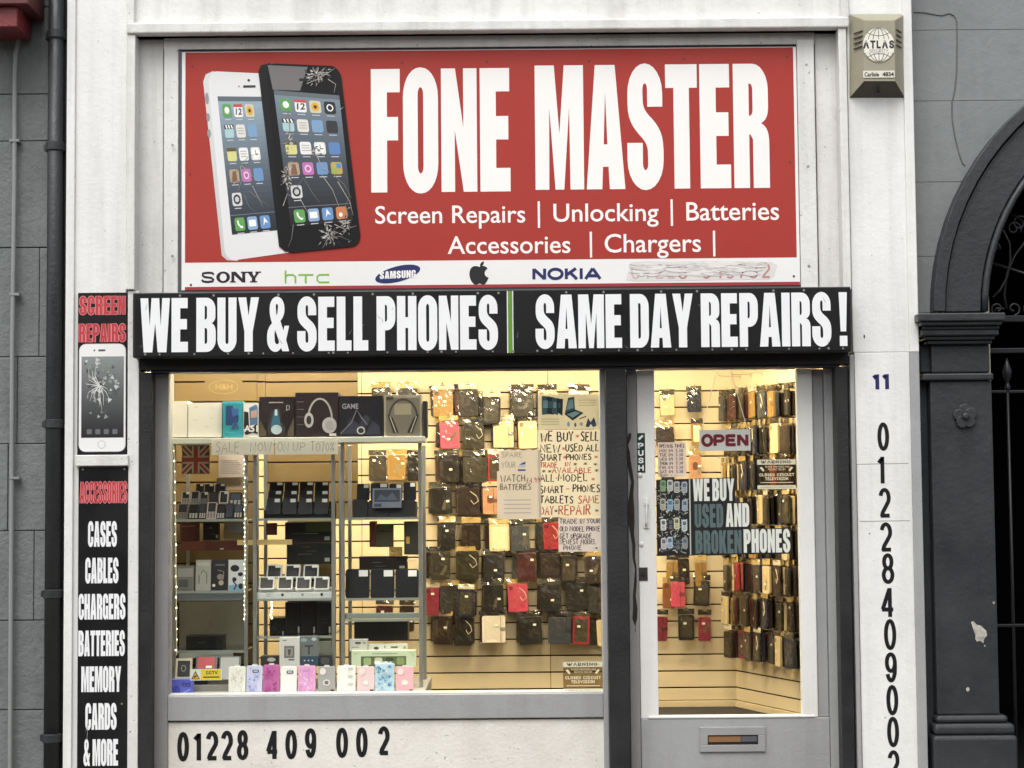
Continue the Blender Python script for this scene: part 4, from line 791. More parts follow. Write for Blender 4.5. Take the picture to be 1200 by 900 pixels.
# ------------------------------------------------------------------ inside the shop
BYW = 2.8; FZ = P(800, 828.5, BYW).z                                                       # back wall
CREAM = mat('#dccdaa', .42, dirt=.12, bump=.04, dcol='#b8a274', scale=1.1); CREAM2 = mat('#d8c8a4', .42, dirt=.12, dcol='#a48b5a')
GROOVE = mat('#3b2c18', .8); TAN = mat('#806940', .5, dirt=.15, dcol='#6f5a33')
CEILZ = 2.78
corner = P(861, 700, BYW); wd = Vector((.344, -.939, 0)).normalized(); wn = Vector((-wd.y, wd.x, 0)) * -1     # wn: into the room
if wn.x > 0: wn = -wn
mb = MB(); mb.box(-1.75, 2.25, .2, 2.9, FZ - .1, FZ, mat('#2a2a2c', .9, dirt=.3, bump=.4)); struct(mb.build('floor'))
mb = MB(); mb.box(-1.75, 2.25, .2, 2.9, CEILZ, CEILZ + .06, mat('#dcd8cb', .7)); struct(mb.build('ceiling'))
LW = mat('#d8cfb4', .6)
mb = MB(); mb.box(-1.8, -1.75, .2, 2.9, FZ - .1, CEILZ + .06, LW); tag(mb.build('side_wall'), 'plain cream side wall behind the glass cabinets in the shop', 'wall')
mb = MB(); mb.box(2.25, 2.3, .2, 2.9, FZ - .1, CEILZ + .06, LW); struct(mb.build('wall'))
zG = P(600, 768.6, BYW).z; GRV = [zG + (k - 4) * .1012 for k in range(21)]
GRV = [z for z in GRV if z > P(700, 822, BYW).z + .03 and z < P(600, 445, BYW).z + .02]; zTopG = GRV[-1]
SWB = thing('slat_wall', 'cream slatted back wall of the shop hung with phone case packets', 'slat wall', (0, BYW, FZ))
mb = MB(); xs = [-1.75, P(424, 600, BYW).x, P(644.5, 700, BYW).x, corner.x + .02]
mb.box(-1.75, corner.x + .1, BYW + .012, BYW + .05, FZ, CEILZ, GROOVE)
for a, b in zip(xs, xs[1:]):
    for z0, z1 in zip([P(700, 822, BYW).z] + GRV, GRV + [CEILZ]): mb.box(a + .0015, b - .0015, BYW, BYW + .0118, z0 + .0045, z1 - .0045, CREAM)
mb.build('slats', SWB, bev=.002)
mb = MB(); mb.box(-1.75, corner.x, BYW - .012, BYW + .011, FZ, P(700, 822, BYW).z, CREAM2); mb.build('skirting', SWB, bev=.003)
SWR = thing('slat_wall', 'angled cream slatted side wall inside the door, packed with hanging packets', 'slat wall', (corner.x, BYW, FZ))
def onwall(mb, s0, s1, d0, d1, z0, z1, m):                      # box on the angled wall: s along it, d into the room
    q = [corner + wd * s + wn * d for s, d in ((s0, d1), (s1, d1), (s1, d0), (s0, d0))]
    mb.add([(p.x, p.y, z0) for p in q] + [(p.x, p.y, z1) for p in q], [(0, 3, 2, 1), (4, 5, 6, 7), (0, 1, 5, 4), (1, 2, 6, 5), (2, 3, 7, 6), (3, 0, 4, 7)], m)
mb = MB(); onwall(mb, 0, 2.6, -.05, -.012, FZ, CEILZ, GROOVE)
for z0, z1 in zip([P(700, 822, BYW).z] + GRV, GRV + [CEILZ]): onwall(mb, .002, 2.6, -.0118, 0, z0 + .0045, z1 - .0045, CREAM)
mb.build('slats', SWR, bev=.002)
mb = MB(); onwall(mb, .0, 2.6, -.011, .012, FZ, P(700, 822, BYW).z, CREAM2); mb.build('skirting', SWR, bev=.003)
# the shop's ceiling lamps (lit), plus two added panels brightening the window goods
lamp_added = mat('#fff5e6', .5, emit=LAMP * 3.0); lampm = mat('#ffe7c0', .5, emit=LAMP)
for i, (x, y) in enumerate(((.1, 1.75), (1.05, 1.7), (-.95, 1.85), (-1.15, .29), (.1, .29))):
    ct = thing('ceiling_light', ('lit warm ceiling panel above the middle of the shop', 'lit warm ceiling panel just inside the door', 'lit warm ceiling panel behind the glass cabinets', 'lit warm ceiling panel over the first two cabinets by the window', 'lit warm ceiling panel over the notices by the window')[i], 'ceiling light', (x, y, CEILZ))
    mb = MB(); hx, hy = (.3, .3) if i < 3 else (.48, .07); mb.box(x - hx, x + hx, y - hy, y + hy, CEILZ - .03, CEILZ - .0005, mat('#e8e8e6', .5)); mb.build('frame', ct)
    mb = MB(); mb.box(x - hx + .02, x + hx - .02, y - hy + .02, y + hy - .02, CEILZ - .034, CEILZ - .0304, lampm if i < 3 else lamp_added); mb.build('diffuser', ct)
mb = MB(); mb.box(P(196, 700, .2).x - .05, P(497, 700, .2).x, .2005, .95, zg0 - .05, zg0 + .001, mat('#8f8d88', .6, dirt=.3)); mb.box(P(196, 700, .2).x - .05, P(497, 700, .2).x, .93, .95, FZ, zg0 - .0505, mat('#b8b2a0', .6))
tag(mb.build('window_bench'), 'grey display bench running along the inside of the window', 'bench')

# ------------------------------------------------------------------ phone case packets
ORDW = ['first', 'second', 'third', 'fourth', 'fifth', 'sixth', 'seventh', 'eighth', 'ninth', 'tenth', 'eleventh', 'twelfth', 'thirteenth']
CASEC = {'black': '#121110', 'grey': '#2c2a28', 'dark brown': '#231711', 'olive': '#2b2819', 'pink': '#c2485f', 'red': '#962430', 'crimson': '#82243a', 'cream': '#d9c79c', 'gold': '#9c7b40', 'dark blue': '#1b2136', 'white': '#e2ddd0', 'orange': '#8f5430', 'dark red': '#42151a', 'slate': '#343b44', 'picture': '#b98a68', 'green': '#56693a', 'coral': '#b3604e'}
def rbag(w, h, seed, t=.012):
    """a crinkled clear bag w x h, hanging from its top edge at z=0, front at y=-t"""
    rnd = random.Random(seed); nx, nz = 7, 12; vs, fs = [], []
    for side in (-1, 1):
        for j in range(nz + 1):
            for i in range(nx + 1):
                u, v = i / nx, j / nz; e = min(u, 1 - u, v * .6, 1 - v) * 4; e = min(1, max(0, e))
                k_ = .0055 if v < .24 or v > .9 else .0022; y = side * t * (.12 + .88 * math.sqrt(e)) + rnd.uniform(-k_, k_ * (.4 if side < 0 else 1))
                vs.append(((u - .5) * w + rnd.uniform(-.001, .001), y, -v * h))
    k = (nx + 1) * (nz + 1)
    for j in range(nz):
        for i in range(nx):
            a = j * (nx + 1) + i; fs.append((a, a + nx + 1, a + nx + 2, a + 1)); fs.append((k + a, k + a + 1, k + a + nx + 2, k + a + nx + 1))
    return vs, fs
PROTO = {}
def packet(col, w=.128, h=.2, var=0, deep=.012):
    """phone_case_packet > bag, case (> camera_hole or printed lines), header_card, price_sticker; returns the thing's root (built once per kind, then copied)"""
    key = (col, w, h, var, deep)
    root = thing('phone_case_packet', '-', 'phone case', (0, 0, 0))
    if key in PROTO:
        for ch in PROTO[key].children:
            c = ch.copy(); COL.objects.link(c); c.parent = root
            for g in ch.children: d = g.copy(); COL.objects.link(d); d.parent = c
        return root
    PROTO[key] = root; rnd = random.Random(hash(col) % 1000 if False else sum(map(ord, col)) * 7 + var * 13 + int(w * 1000)); hx = CASEC[col]
    mb = MB(); hc = rnd.choice(['#1c1a18', '#2c2620', '#c9b27a', '#3b3a30', '#d8d0b8', '#b59a5a']); hh = .028 + .008 * rnd.random()
    mb.prism(rr(-w * .46, -hh, w * .46, -.002, .004), -deep * .35, -deep * .25, mat(hc, .5)); 
    mb.prism(rr(-.016, -.012, .016, -.006, .003), -deep * .37, -deep * .351, mat('#8d7c54', .6)); mb.build('header_card', root)
    dark = col not in ('cream', 'gold', 'white', 'picture')
    cw, ct, cb = w * (.42 + .03 * rnd.random()), -hh - .003 - .012 * rnd.random() * (var % 2), -h + .008
    mb = MB(); mb.prism(rr(-cw, cb, cw, ct, .011, None, 4), -deep * .7, deep * .7, mat(hx, .36, dirt=.1, dcol='#6b6048')); cs = mb.build('case', root, bev=.0022)
    mb = MB(); f = -deep * .7 - .0006
    def fl(pts, m, k=0): mb.prism(pts, f - .0004 * k - .0003, f - .0004 * k, m)
    lo = mat('#%02x%02x%02x' % tuple(int(int(hx[i:i + 2], 16) * .62) for i in (1, 3, 5)), .45)
    if var % 4 == 0: fl(rr(-cw + .01, ct - .034, -cw + .034, ct - .01, .005, None, 3), lo)
    elif var % 4 == 1: fl([(cw - .03, cb), (cw - .026, cb), (cw - .026, ct), (cw - .03, ct)], lo); fl(rr(cw - .034, (cb + ct) / 2 - .012, cw + .001, (cb + ct) / 2 + .012, .006, None, 3), lo, 1)
    elif var % 4 == 2: fl(rr(-cw + .012, cb + .016, cw - .012, ct - .016, .006, None, 3), mat('#3d3828' if dark else '#e7dcb8', .4))
    else:
        a, b_ = rnd.uniform(-.5, .2) * cw, rnd.uniform(.1, .7) * cw; z = cb + (ct - cb) * rnd.uniform(.15, .5)
        fl([(a, z), (a + .02, z - .006), (b_ + .012, z + .05), (b_, z + .06)], mat('#5f5844' if dark else '#8d8468', .4))
    if col == 'picture': fl([(q * cw * .8 * .6 + .0, (cb + ct) / 2 + .012 + .02 * r) for q, r in ((-.9, -1), (0, -1.4), (.9, -1), (.9, .8), (0, 1.3), (-.9, .8))], mat('#6c3b32', .5), 1)
    mb.build('case_print', cs)
    if var % 3 != 1:
        mb = MB(); sx, sz = rnd.uniform(-.6, .5) * cw, cb + (ct - cb) * rnd.uniform(.3, .8); mb.prism(rr(sx, sz, sx + .020, sz + .013, .003, None, 2), f - .004, f - .0035, mat('#e9e3cc', .5)); mb.build('price_sticker', root)
    if var % 6 == 4:
        mb = MB(); mb.tube([(cw * .2, f - .005, ct - .02), (cw * .75, f - .010, ct - .05), (cw * .9, f - .010, ct - .08), (cw * .5, f - .009, ct - .1), (cw * .25, f - .006, ct - .075)], .0022, mat('#cfc6aa' if dark else '#4b4334', .5), 6); mb.build('wrist_strap', root)
    mb = MB(); vs, fs = rbag(w, h, var + 3, deep); mb.add(vs, fs, BAG); mb.build('bag', root)
    return root
HOOK = None
def hook(loc, rotz, wall):                                      # a peg hook, fixed in a groove of its slatted wall
    global HOOK
    if HOOK is None:
        mb = MB(); mb.tube([(0, 0, 0), (0, -.13, .0), (0, -.145, .004), (0, -.15, .014)], .0024, mat('#b9b7ae', .3, metal=.9), 6); mb.prism(rr(-.011, -.016, .011, .008, .002), -.004, -.001, mat('#c9c2aa', .5)); HOOK = mb.build('peg_hook', origin=(0, 0, 0)); o = HOOK
    else: o = HOOK.copy(); COL.objects.link(o)
    o.parent = wall; o.location = Vector(loc) - Vector(wall.location); o.rotation_euler = (0, 0, rotz)
# window zone: one photo rectangle per packet
ROWS = [
 [(507,450,531,486,'gold'), (537,449,560,486,'grey'), (566,458,587,492,'black'), (600,450,625,487,'olive'), (630,450,652,487,'cream'), (667,450,690,487,'white')],
 [(514,487,537,524,'pink'), (543,488,567,524,'olive'), (578,486,602,524,'cream'), (607,487,629,525,'cream'), (640,488,664,525,'black'), (672,488,696,525,'grey')],
 [(513,527,538,563,'black'), (542,527,571,563,'olive'), (572,526,590,560,'red'), (604,528,628,563,'grey'), (636,528,660,563,'black'), (668,528,692,563,'olive')],
 [(503,564,529,602,'black'), (533,565,564,602,'dark brown'), (565,564,584,602,'picture'), (602,566,626,602,'black'), (634,566,658,602,'grey')],
 [(515,605,534,639,'black'), (541,606,563,640,'dark brown'), (573,607,597,639,'cream'), (597,607,619,639,'slate'), (635,605,656,640,'red'), (664,607,688,640,'black')],
 [(504,640,528,679,'olive'), (534,640,561,679,'olive'), (566,643,591,679,'black'), (606,642,628,679,'dark red'), (632,640,656,679,'dark brown'), (658,644,677,682,'black'), (686,645,706,680,'dark brown')],
 [(499,682,514,715,'crimson'), (514,680,538,717,'grey'), (537,684,556,718,'dark blue'), (564,678,590,716,'black'), (594,678,618,718,'pink'), (631,678,657,718,'black'), (661,676,690,715,'black'), (689,679,707,716,'grey')],
 [(508,716,531,757,'dark brown'), (533,717,556,757,'black'), (565,714,592,757,'white'), (605,716,635,757,'black'), (643,715,670,757,'slate'), (672,716,692,757,'red'), (699,718,714,754,'cream')],
]
rnd = random.Random(31); cnt = 0
for r, row in enumerate(ROWS):
    for k, (x0, y0, x1, y1, col) in enumerate(row):
        Y = BYW - .075 - rnd.uniform(0, .03); X0, X1, Z0, Z1 = RC(x0, y0, x1, y1, Y)
        w, h = round(min(max((X1 - X0) * 1.12, .1), .165), 2), round(Z1 - Z0 + .006, 2)
        p = packet(col, w, .21, (r * 3 + k) % 6); p.location = ((X0 + X1) / 2, Y, Z1); p.rotation_euler = (rad(rnd.uniform(-3, 1)), rad(rnd.uniform(-3, 3)), rad(rnd.uniform(-14, 10)))
        p['label'] = f'{col} phone case packet, {ORDW[k]} from the cabinets, {ORDW[r]} row, back wall'; p['group'] = 'phone case packets on the back wall'
        hook(((X0 + X1) / 2, BYW, Z1 - .006), 0, SWB)
        cs_ = rnd.sample(['black', 'dark brown', 'olive', 'dark red', 'grey'], 2)
        for q in range(rnd.choice([1, 2, 2])):                    # the packets hanging behind it on the same hook
            c2 = cs_[q]; b = packet(c2, .13, .2, q)
            b.location = ((X0 + X1) / 2 + rnd.uniform(-.04, .02), Y + .03 + q * .022, Z1 - rnd.uniform(-.002, .008)); b.rotation_euler = (0, rad(rnd.uniform(-3, 3)), rad(rnd.uniform(-12, 6)))
            b['label'] = f'{c2} packet partly hidden behind the packet {ORDW[k]} from the cabinets, {ORDW[r]} row, back wall'; b['group'] = f'packets hidden behind the {ORDW[k]} packet in the {ORDW[r]} row'
DROWS = {0: [(772,456,791,487,'cream'), (803,452,823,487,'dark blue')], 1: [(766,492,791,520,'dark brown'), (809,490,824,526,'gold')], 2: [(775,527,792,560,'black'), (806,526,822,560,'picture')], 3: [(775,566,794,602,'slate'), (808,566,826,602,'black')], 4: [(778,606,796,640,'red'), (812,606,830,640,'olive')],
 5: [(783,650,794,675,'gold'), (793,648,808,675,'dark brown'), (815,650,826,676,'gold')], 6: [(779,676,788,714,'orange'), (785,674,804,714,'pink'), (812,673,834,713,'black')], 7: [(769,714,784,753,'crimson'), (793,713,815,753,'black'), (817,714,835,752,'crimson')]}
for r, row in DROWS.items():
    for k, (x0, y0, x1, y1, col) in enumerate(row):
        Y = BYW - .07 - .01 * k; X0, X1, Z0, Z1 = RC(x0, y0, x1, y1, Y); p = packet(col, round(min(max(X1 - X0, .08), .13), 2), .2 if r not in (0, 1) else .17, (r + k) % 6)
        p.location = ((X0 + X1) / 2, Y, Z1); p.rotation_euler = (0, rad(rnd.uniform(-3, 3)), rad(rnd.uniform(-10, 10)))
        p['label'] = f'{col} phone case packet, {ORDW[k]} from left, {ORDW[r]} row seen through the door'; p['group'] = 'phone case packets seen through the door'
        hook(((X0 + X1) / 2, BYW, Z1 - .006), 0, SWB)
for k, (x0, y0, x1, y1, col, w_) in enumerate(((435, 447, 458, 487, 'olive', 'peeping over the GAME box'), (466, 447, 490, 487, 'grey', 'peeping over the windowed headphone box'), (432, 527, 453, 564, 'grey', 'behind the upper tablets'), (454, 526, 476, 564, 'gold', 'behind the upper tablets'), (477, 527, 496, 564, 'black', 'behind the upper tablets'), (440, 703, 462, 726, 'dark red', 'behind the lowest rail'), (468, 703, 486, 726, 'dark brown', 'behind the lowest rail'))):
    Y = BYW - .08; X0, X1, Z0, Z1 = RC(x0, y0, x1, y1, Y); p = packet(col, round(X1 - X0 + .01, 2), .2, k % 6); p.location = ((X0 + X1) / 2, Y, Z1); p.rotation_euler = (0, rad(rnd.uniform(-2, 2)), rad(rnd.uniform(-10, 10)))
    p['label'] = f'{col} packet on the back wall {w_} of the third cabinet' if 'peep' not in w_ else f'{col} phone case packet on the back wall {w_}'; p['group'] = 'packets seen through the third cabinet'
    hook(((X0 + X1) / 2, BYW, Z1 - .006), 0, SWB)
# angled wall: hooks stick out of it and each carries a stack of packets seen edge on
mixes = [['gold', 'olive', 'dark red', 'olive', 'cream', 'slate', 'dark brown', 'grey'], ['coral', 'black', 'cream', 'olive', 'cream', 'olive', 'cream', 'dark brown'], ['black', 'cream', 'black', 'dark blue', 'cream', 'grey', 'coral', 'black'], ['olive', 'black', 'grey', 'dark brown', 'cream', 'olive', 'slate', 'black'], ['green', 'dark brown', 'cream', 'dark red', 'slate', 'black', 'olive', 'cream'],
 ['slate', 'coral', 'red', 'black', 'dark blue', 'cream', 'black', 'grey'], ['black', 'cream', 'dark red', 'olive', 'black', 'olive', 'black', 'dark brown'], ['dark red', 'olive', 'crimson', 'dark blue', 'olive', 'black', 'slate', 'dark blue']]
wrot = math.atan2(wn.y, wn.x) + pi / 2
for r in range(8):
    for k in range(7):
        s = .10 + k * .128 + (.03 if r % 2 else 0); z = zTopG - .012 - .2024 * r + rnd.uniform(-.006, .006)
        base = corner + wd * s; hook((base.x, base.y, z), wrot, SWR)
        n = rnd.choice([3, 4, 4]); used = []
        for q in range(n):
            col = mixes[r][(k + (1 if q == n - 1 else 0)) % 8] if q in (n - 1, n - 2) else rnd.choice(mixes[r])
            if col in used: col = rnd.choice([m for m in ('black', 'olive', 'dark brown', 'grey', 'slate', 'cream', 'dark blue', 'gold') if m not in used])
            used.append(col); p = packet(col, .105, .212 if r else .195, (k + r) % 6 if q == n - 1 else 1)
            d = .028 + q * .029; b = base + wn * d + wd * rnd.uniform(-.006, .006); p.location = (b.x, b.y, z + .004); p.rotation_euler = (0, rad(rnd.uniform(-3, 3)), wrot + rad(rnd.uniform(-20, 2)))
            p['label'] = f'{col} packet on {ORDW[k]} hook from the corner, {ORDW[r]} row of the angled wall'; p['group'] = f'packets in the {ORDW[r]} row of the angled wall'
for k in range(7):                                              # bare hooks in the top slot
    b = corner + wd * (.12 + k * .15); hook((b.x, b.y, GRV[-1] + .08), wrot, SWR)
# ------------------------------------------------------------------ glass cabinets in the window
CF, CB = .42, .82
TANW = thing('slat_panel', 'brown slatted panel standing behind the first glass cabinet', 'slat panel', (P(250, 700, .9).x, .9, zg0))
def tanp(par, x0, x1, y0, y1, m=TAN, step=19.2):
    mb = MB(); X0, X1, Z0, Z1 = RC(x0, y0, x1, y1, .9); mb.box(X0, X1, .912, .93, Z0, Z1, GROOVE); z = Z1
    while z > Z0: mb.box(X0, X1, .9, .9118, max(z - .1, Z0), z - .004, m); z -= .104
    mb.build('slats', par, bev=.0015)
tanp(TANW, 192, 301, 424, 816)
TAN2 = thing('slat_panel', 'brown slatted panel behind the middle cabinet, ending above the dark boxes', 'slat panel', (P(360, 608, .9).x, .9, P(360, 608, .9).z)); tanp(TAN2, 311, 419, 424, 608); tanp(TAN2, 301.3, 310.7, 424, 516); tanp(TAN2, 337, 393, 609, 770)
mb = MB(); mb.pbox(240, 444, 284, 463, .8985, .8995, TAN); c = Canvas(mb, 240, 444, 284, 463, .8985); lt = mat('#9a834f', .6)
c.line([(262 + 17 * cos(q * pi / 12), 453.5 + 8 * sin(q * pi / 12)) for q in range(25)], .7, lt); c.text('H&H', 252.5, 272.5, 456.5, 450, lt, bold=.02, caps=False); tag(mb.build('paper_label'), 'faint oval H&H reflection painted onto the brown slatted panel', 'painted reflection')  # reflection in the window glass, drawn as an oval on the panel
def cabinet(label, xl, xr, ytop, shelves, lights=(), back=None):
    t = thing('display_cabinet', label, 'cabinet', (P((xl + xr) / 2, 600, CF).x, (CF + CB) / 2, zg0 + .001))
    for x in (xl, xr):
        for Y in (CF, CB):
            X = P(x, 620, CF).x; mb = MB(); mb.box(X - .009, X + .009, Y, Y + .018, zg0 + .001, P(x, ytop, CF).z, ALU); mb.build('post', t, bev=.002)
    X0, X1 = P(xl, 620, CF).x + .0095, P(xr, 620, CF).x - .0095
    for y in shelves:
        z = P(xl, y, CF).z; mb = MB(); mb.box(X0, X1, CF + .002, CB + .015, z - .004, z + .004, CLEAR); s_ = mb.build('shelf', t)
        mb = MB(); mb.box(X0, X1, CF - .003, CF + .0016, z - .006, z + .006, mat('#9fa8a0', .3, metal=.4)); mb.build('shelf_edge', s_)
    return t
c1 = cabinet('first glass display cabinet, with small handsets and earphone boxes', 203.5, 288, 519, (610, 694, 764))
c2 = cabinet('second glass display cabinet, with a black and a white phone stand', 298.5, 390.5, 519, (609, 703, 747))
c3 = cabinet('third glass display cabinet, with black tablets in front of the cream slats', 401.5, 492.5, 519, (608, 702.5, 727))
mb = MB(); mb.pbox(198, 512.5, 498, 519, CF - .05, .605, mat('#c8c9bc', .45, dirt=.15)); tag(mb.build('shelf_board', bev=.002), 'long pale shelf board lying across the tops of the glass cabinets', 'shelf')
# light strings
led = mat('#eef4ff', .4, emit=9); ledw = mat('#fff0c8', .4, emit=8); ledb = mat('#7f8cff', .4, emit=9)
def leds(label, pts, n, ms, r=.004, seed=1):
    rnd = random.Random(seed); t = thing('light_string', label, 'light string', tuple(pts[-1])); mb = MB(); mb.tube(pts, .0028, mat('#d8d4c0', .4), 6); mb.build('cable', t)
    L = [(pts[i + 1] - pts[i]).length for i in range(len(pts) - 1)]; T = sum(L); mb = MB()
    for k in range(n):
        d = T * (k + .5) / n; i = 0
        while d > L[i]: d -= L[i]; i += 1
        p = pts[i].lerp(pts[i + 1], d / L[i]) + Vector((rnd.uniform(-.004, .004), -.004, 0)); m = ms[rnd.randrange(len(ms))] if not callable(ms) else ms(k / n)
        mb.tube([p - Vector((0, 0, r)), p, p + Vector((0, 0, r))], [r * .5, r, r * .5], m, 6)
    mb.build('bulbs', t); return t
leds('string of small lit bulbs down the window edge, white above and blue below', [P(199, y, .19) for y in (434, 520, 600, 700, 790)], 54, lambda f: ledw if f < .5 else (ledb if (f * 54) % 3 > .9 else led), seed=2)
leds('string of warm lit bulbs just inside the first cabinet post', [P(x, y, .4) for x, y in ((204, 522), (205, 560), (206, 640), (206.5, 700), (207, 768))], 20, [mat('#f4e4b0', .5, emit=3), ledw], .003, 3)
leds('string of white lit bulbs down the far post of the first cabinet', [P(x, y, .4) for x, y in ((286.5, 536), (287, 640), (286.5, 728))], 36, [led, ledw, mat('#e8e6da', .4, emit=1.5)], .0024, 4)
leds('short string of lit bulbs hanging below the white phone stand', [P(318, y, .6) for y in (704, 726)], 6, [ledw], .004, 5)

def item(name, label, cat, q, Y, dep, m, art=None, tilt=0, bev=.0015, group=None, name2=None):
    mb = MB(); mb.pbox(*q, Y, Y + dep, m)
    if art: c = Canvas(mb, *q, Y); art(c)
    X0, X1, Z0, Z1 = RC(*q, Y); o = mb.build(name, origin=((X0 + X1) / 2, Y, Z0)); tag(o, label, cat, group)
    if tilt: o.rotation_euler = (-rad(tilt), 0, 0)
    return o
CART = mat('#d9d7cb', .7, dirt=.25, dcol='#b3aa92'); BOXD = mat('#241d1f', .35, dirt=.1)
item('carton', 'plain white carton at the window end of the pale shelf board', 'box', (199, 470, 219.5, 512.3), .40, .2, CART)
def a_(c):
    for x, y, w in ((228, 477, 4), (247, 478, 3), (226, 492, 6), (246, 490, 3), (240, 500, 5)): c.line([(x, y), (x + w, y + .5)], .5, mat('#a9a493', .7))
item('carton', 'scuffed white carton between the plain carton and the teal phone box', 'box', (220.5, 472, 260, 512.3), .40, .2, CART, a_)
def a_(c):
    d, e, f = mat('#28406e', .4), mat('#3f5f98', .4), mat('#54a6b4', .4)
    c.rect(261, 470, 284, 473, f); c.rrect(264.5, 475.5, 273, 498, 1, d); c.poly([(271, 478.5), (280, 479, ), (279, 488), (272.5, 488.5)], e, 2); c.poly([(271.5, 489), (279.5, 486.5), (279, 495), (272.5, 496)], d, 2); c.poly([(271, 502), (276, 492.5), (280.5, 502)], mat('#3a4f7e'), 3); c.line([(264, 506), (274, 507)], .8, f)
item('phone_box', 'teal phone box with dark blue handset pictures on the pale shelf board', 'box', (261, 470, 284.5, 512.3), .39, .09, mat('#2f8d99', .4), a_)
def a_(c):
    k = mat('#1e2127', .4)
    c.poly([(286, 482), (291, 483), (292, 502), (286, 503)], k); c.poly([(292, 478), (300, 474), (302, 476), (302, 496), (293, 499)], mat('#4d6f96')); c.poly([(294, 482), (301, 480), (301, 489), (294, 490)], mat('#b6958a'), 2); c.text('A51', 286, 302, 506, 498.5, mat('#e8e6e2'), 4, bold=.03, caps=False); c.poly([(285.8, 505), (302, 496), (302, 509), (296, 507), (288, 510)], k, 3)
item('phone_box', 'white phone box lettered A51 beside the teal box', 'box', (285.3, 472.5, 303, 512.3), .39, .09, mat('#d5d3cc', .45), a_)
def phones_art(x0, y0, x1, y1, cups, band, bg2=None):
    def f(c):
        w, h = x1 - x0, y1 - y0
        c.line([(x0 + w * .3 + w * .28 * (1 - cos(pi * t / 14)) - 0, y0 + h * .62 - h * .48 * sin(pi * t / 14)) for t in range(15)], 2.2, band, 2)
        c.ell(x0 + w * .32, y0 + h * .62, w * .11, h * .17, cups, 3); c.ell(x0 + w * .32, y0 + h * .62, w * .06, h * .1, mat('#27272c'), 4); c.ell(x0 + w * .8, y0 + h * .74, w * .17, h * .18, cups, 3); c.ell(x0 + w * .8, y0 + h * .74, w * .1, h * .11, band, 4)
        for k in range(4): c.rect(x0 + 2, y0 + h * (.2 + .17 * k), x0 + w * .2, y0 + h * (.2 + .17 * k) + .8, mat('#6a6468'))
        c.rect(x0 + w * .8, y1 - 4, x1 - 2, y1 - 1, mat('#b9b5ad'), 5)
    return f
def a_(c):
    c.poly([(318, 482), (328, 478), (330, 494), (335, 503), (333, 508), (315, 508), (313, 502)], mat('#33302f'), 1); c.poly([(321, 482), (326, 482), (330, 502), (317, 502)], mat('#2f6076'), 2); c.ell(324, 503.5, 6.4, 5.6, mat('#a9bcc2'), 3); c.rect(322, 480, 325, 487, mat('#b6c6cc'), 3); c.poly([(303.8, 490), (312, 506), (312, 511), (303.8, 511)], mat('#4d4536'), 2); c.poly([(344.5, 490), (337, 506), (337, 511), (344.5, 511)], mat('#4d4536'), 2); c.rect(315, 471, 332, 472.4, mat('#8f8785'))
    c.line([(336, 480), (336, 475), (339, 475.5), (339, 480), (335, 481)], .8, mat('#b7aeb0'), 3)
item('headset_box', 'black box with a pale blue lit earphone picture beside the A51 box', 'box', (303.7, 465, 345, 512.3), .39, .14, BOXD, a_)
item('headset_box', 'black box picturing white over ear headphones on the pale shelf board', 'box', (346, 460, 396.5, 512.3), .39, .16, mat('#282023', .35), phones_art(346, 460, 396, 512, mat('#aaa9a9', .4), mat('#9a9897', .4)))
def a_(c):
    c.text('GAME', 401, 420, 479, 473, mat('#8d8d97'), 2, bold=.02, caps=False); c.poly([(402, 508), (410, 490), (421, 498), (428, 485), (445, 500), (445, 509)], mat('#2c3040')); c.line([(399, 508), (412, 495), (418, 480), (424, 490), (432, 500)], 1.6, mat('#5d6068'), 3); c.ell(423, 504.5, 5, 4.6, mat('#b8b6ae'), 4); c.ell(423, 504.5, 3.4, 3.1, mat('#24262c'), 5); c.line([(428, 505), (436, 490), (438, 474), (430, 467)], 2.5, mat('#15161a'), 4)
item('headset_box', 'black headset box lettered GAME with a round white emblem', 'box', (397.3, 464, 448.5, 512.3), .39, .15, mat('#1b1c24', .35), a_)
def a_(c):
    c.rect(452.5, 466, 492, 511, mat('#6f6a5e', .3)); c.line([(456 + 16.5 * (1 - cos(pi * t / 14)), 490 - 22 * sin(pi * t / 14)) for t in range(15)], 2.4, mat('#3a3836'), 2); c.poly([(454, 486), (460, 489), (467, 507), (461, 508)], mat('#1d1c1d'), 3); c.poly([(491, 486), (485, 489), (477, 507), (483, 508)], mat('#1d1c1d'), 3); c.line([(457, 488), (464, 507)], 1, mat('#b5b1a5'), 4); c.line([(488, 488), (481, 507)], 1, mat('#b5b1a5'), 4); c.rect(462, 473, 482, 486, mat('#8f8872'), 1.5); c.rect(453, 464.5, 461, 468, mat('#3c3935'), 3)
item('headset_box', 'grey windowed box holding black headphones at the end of the shelf board', 'box', (450, 463, 494, 512.3), .39, .15, mat('#8f8a7c', .4), a_)
item('speaker_box', 'tall black box squeezed beside the grey windowed headphone box', 'box', (495.5, 470, 500.5, 512.3), .39, .12, BLACKM)
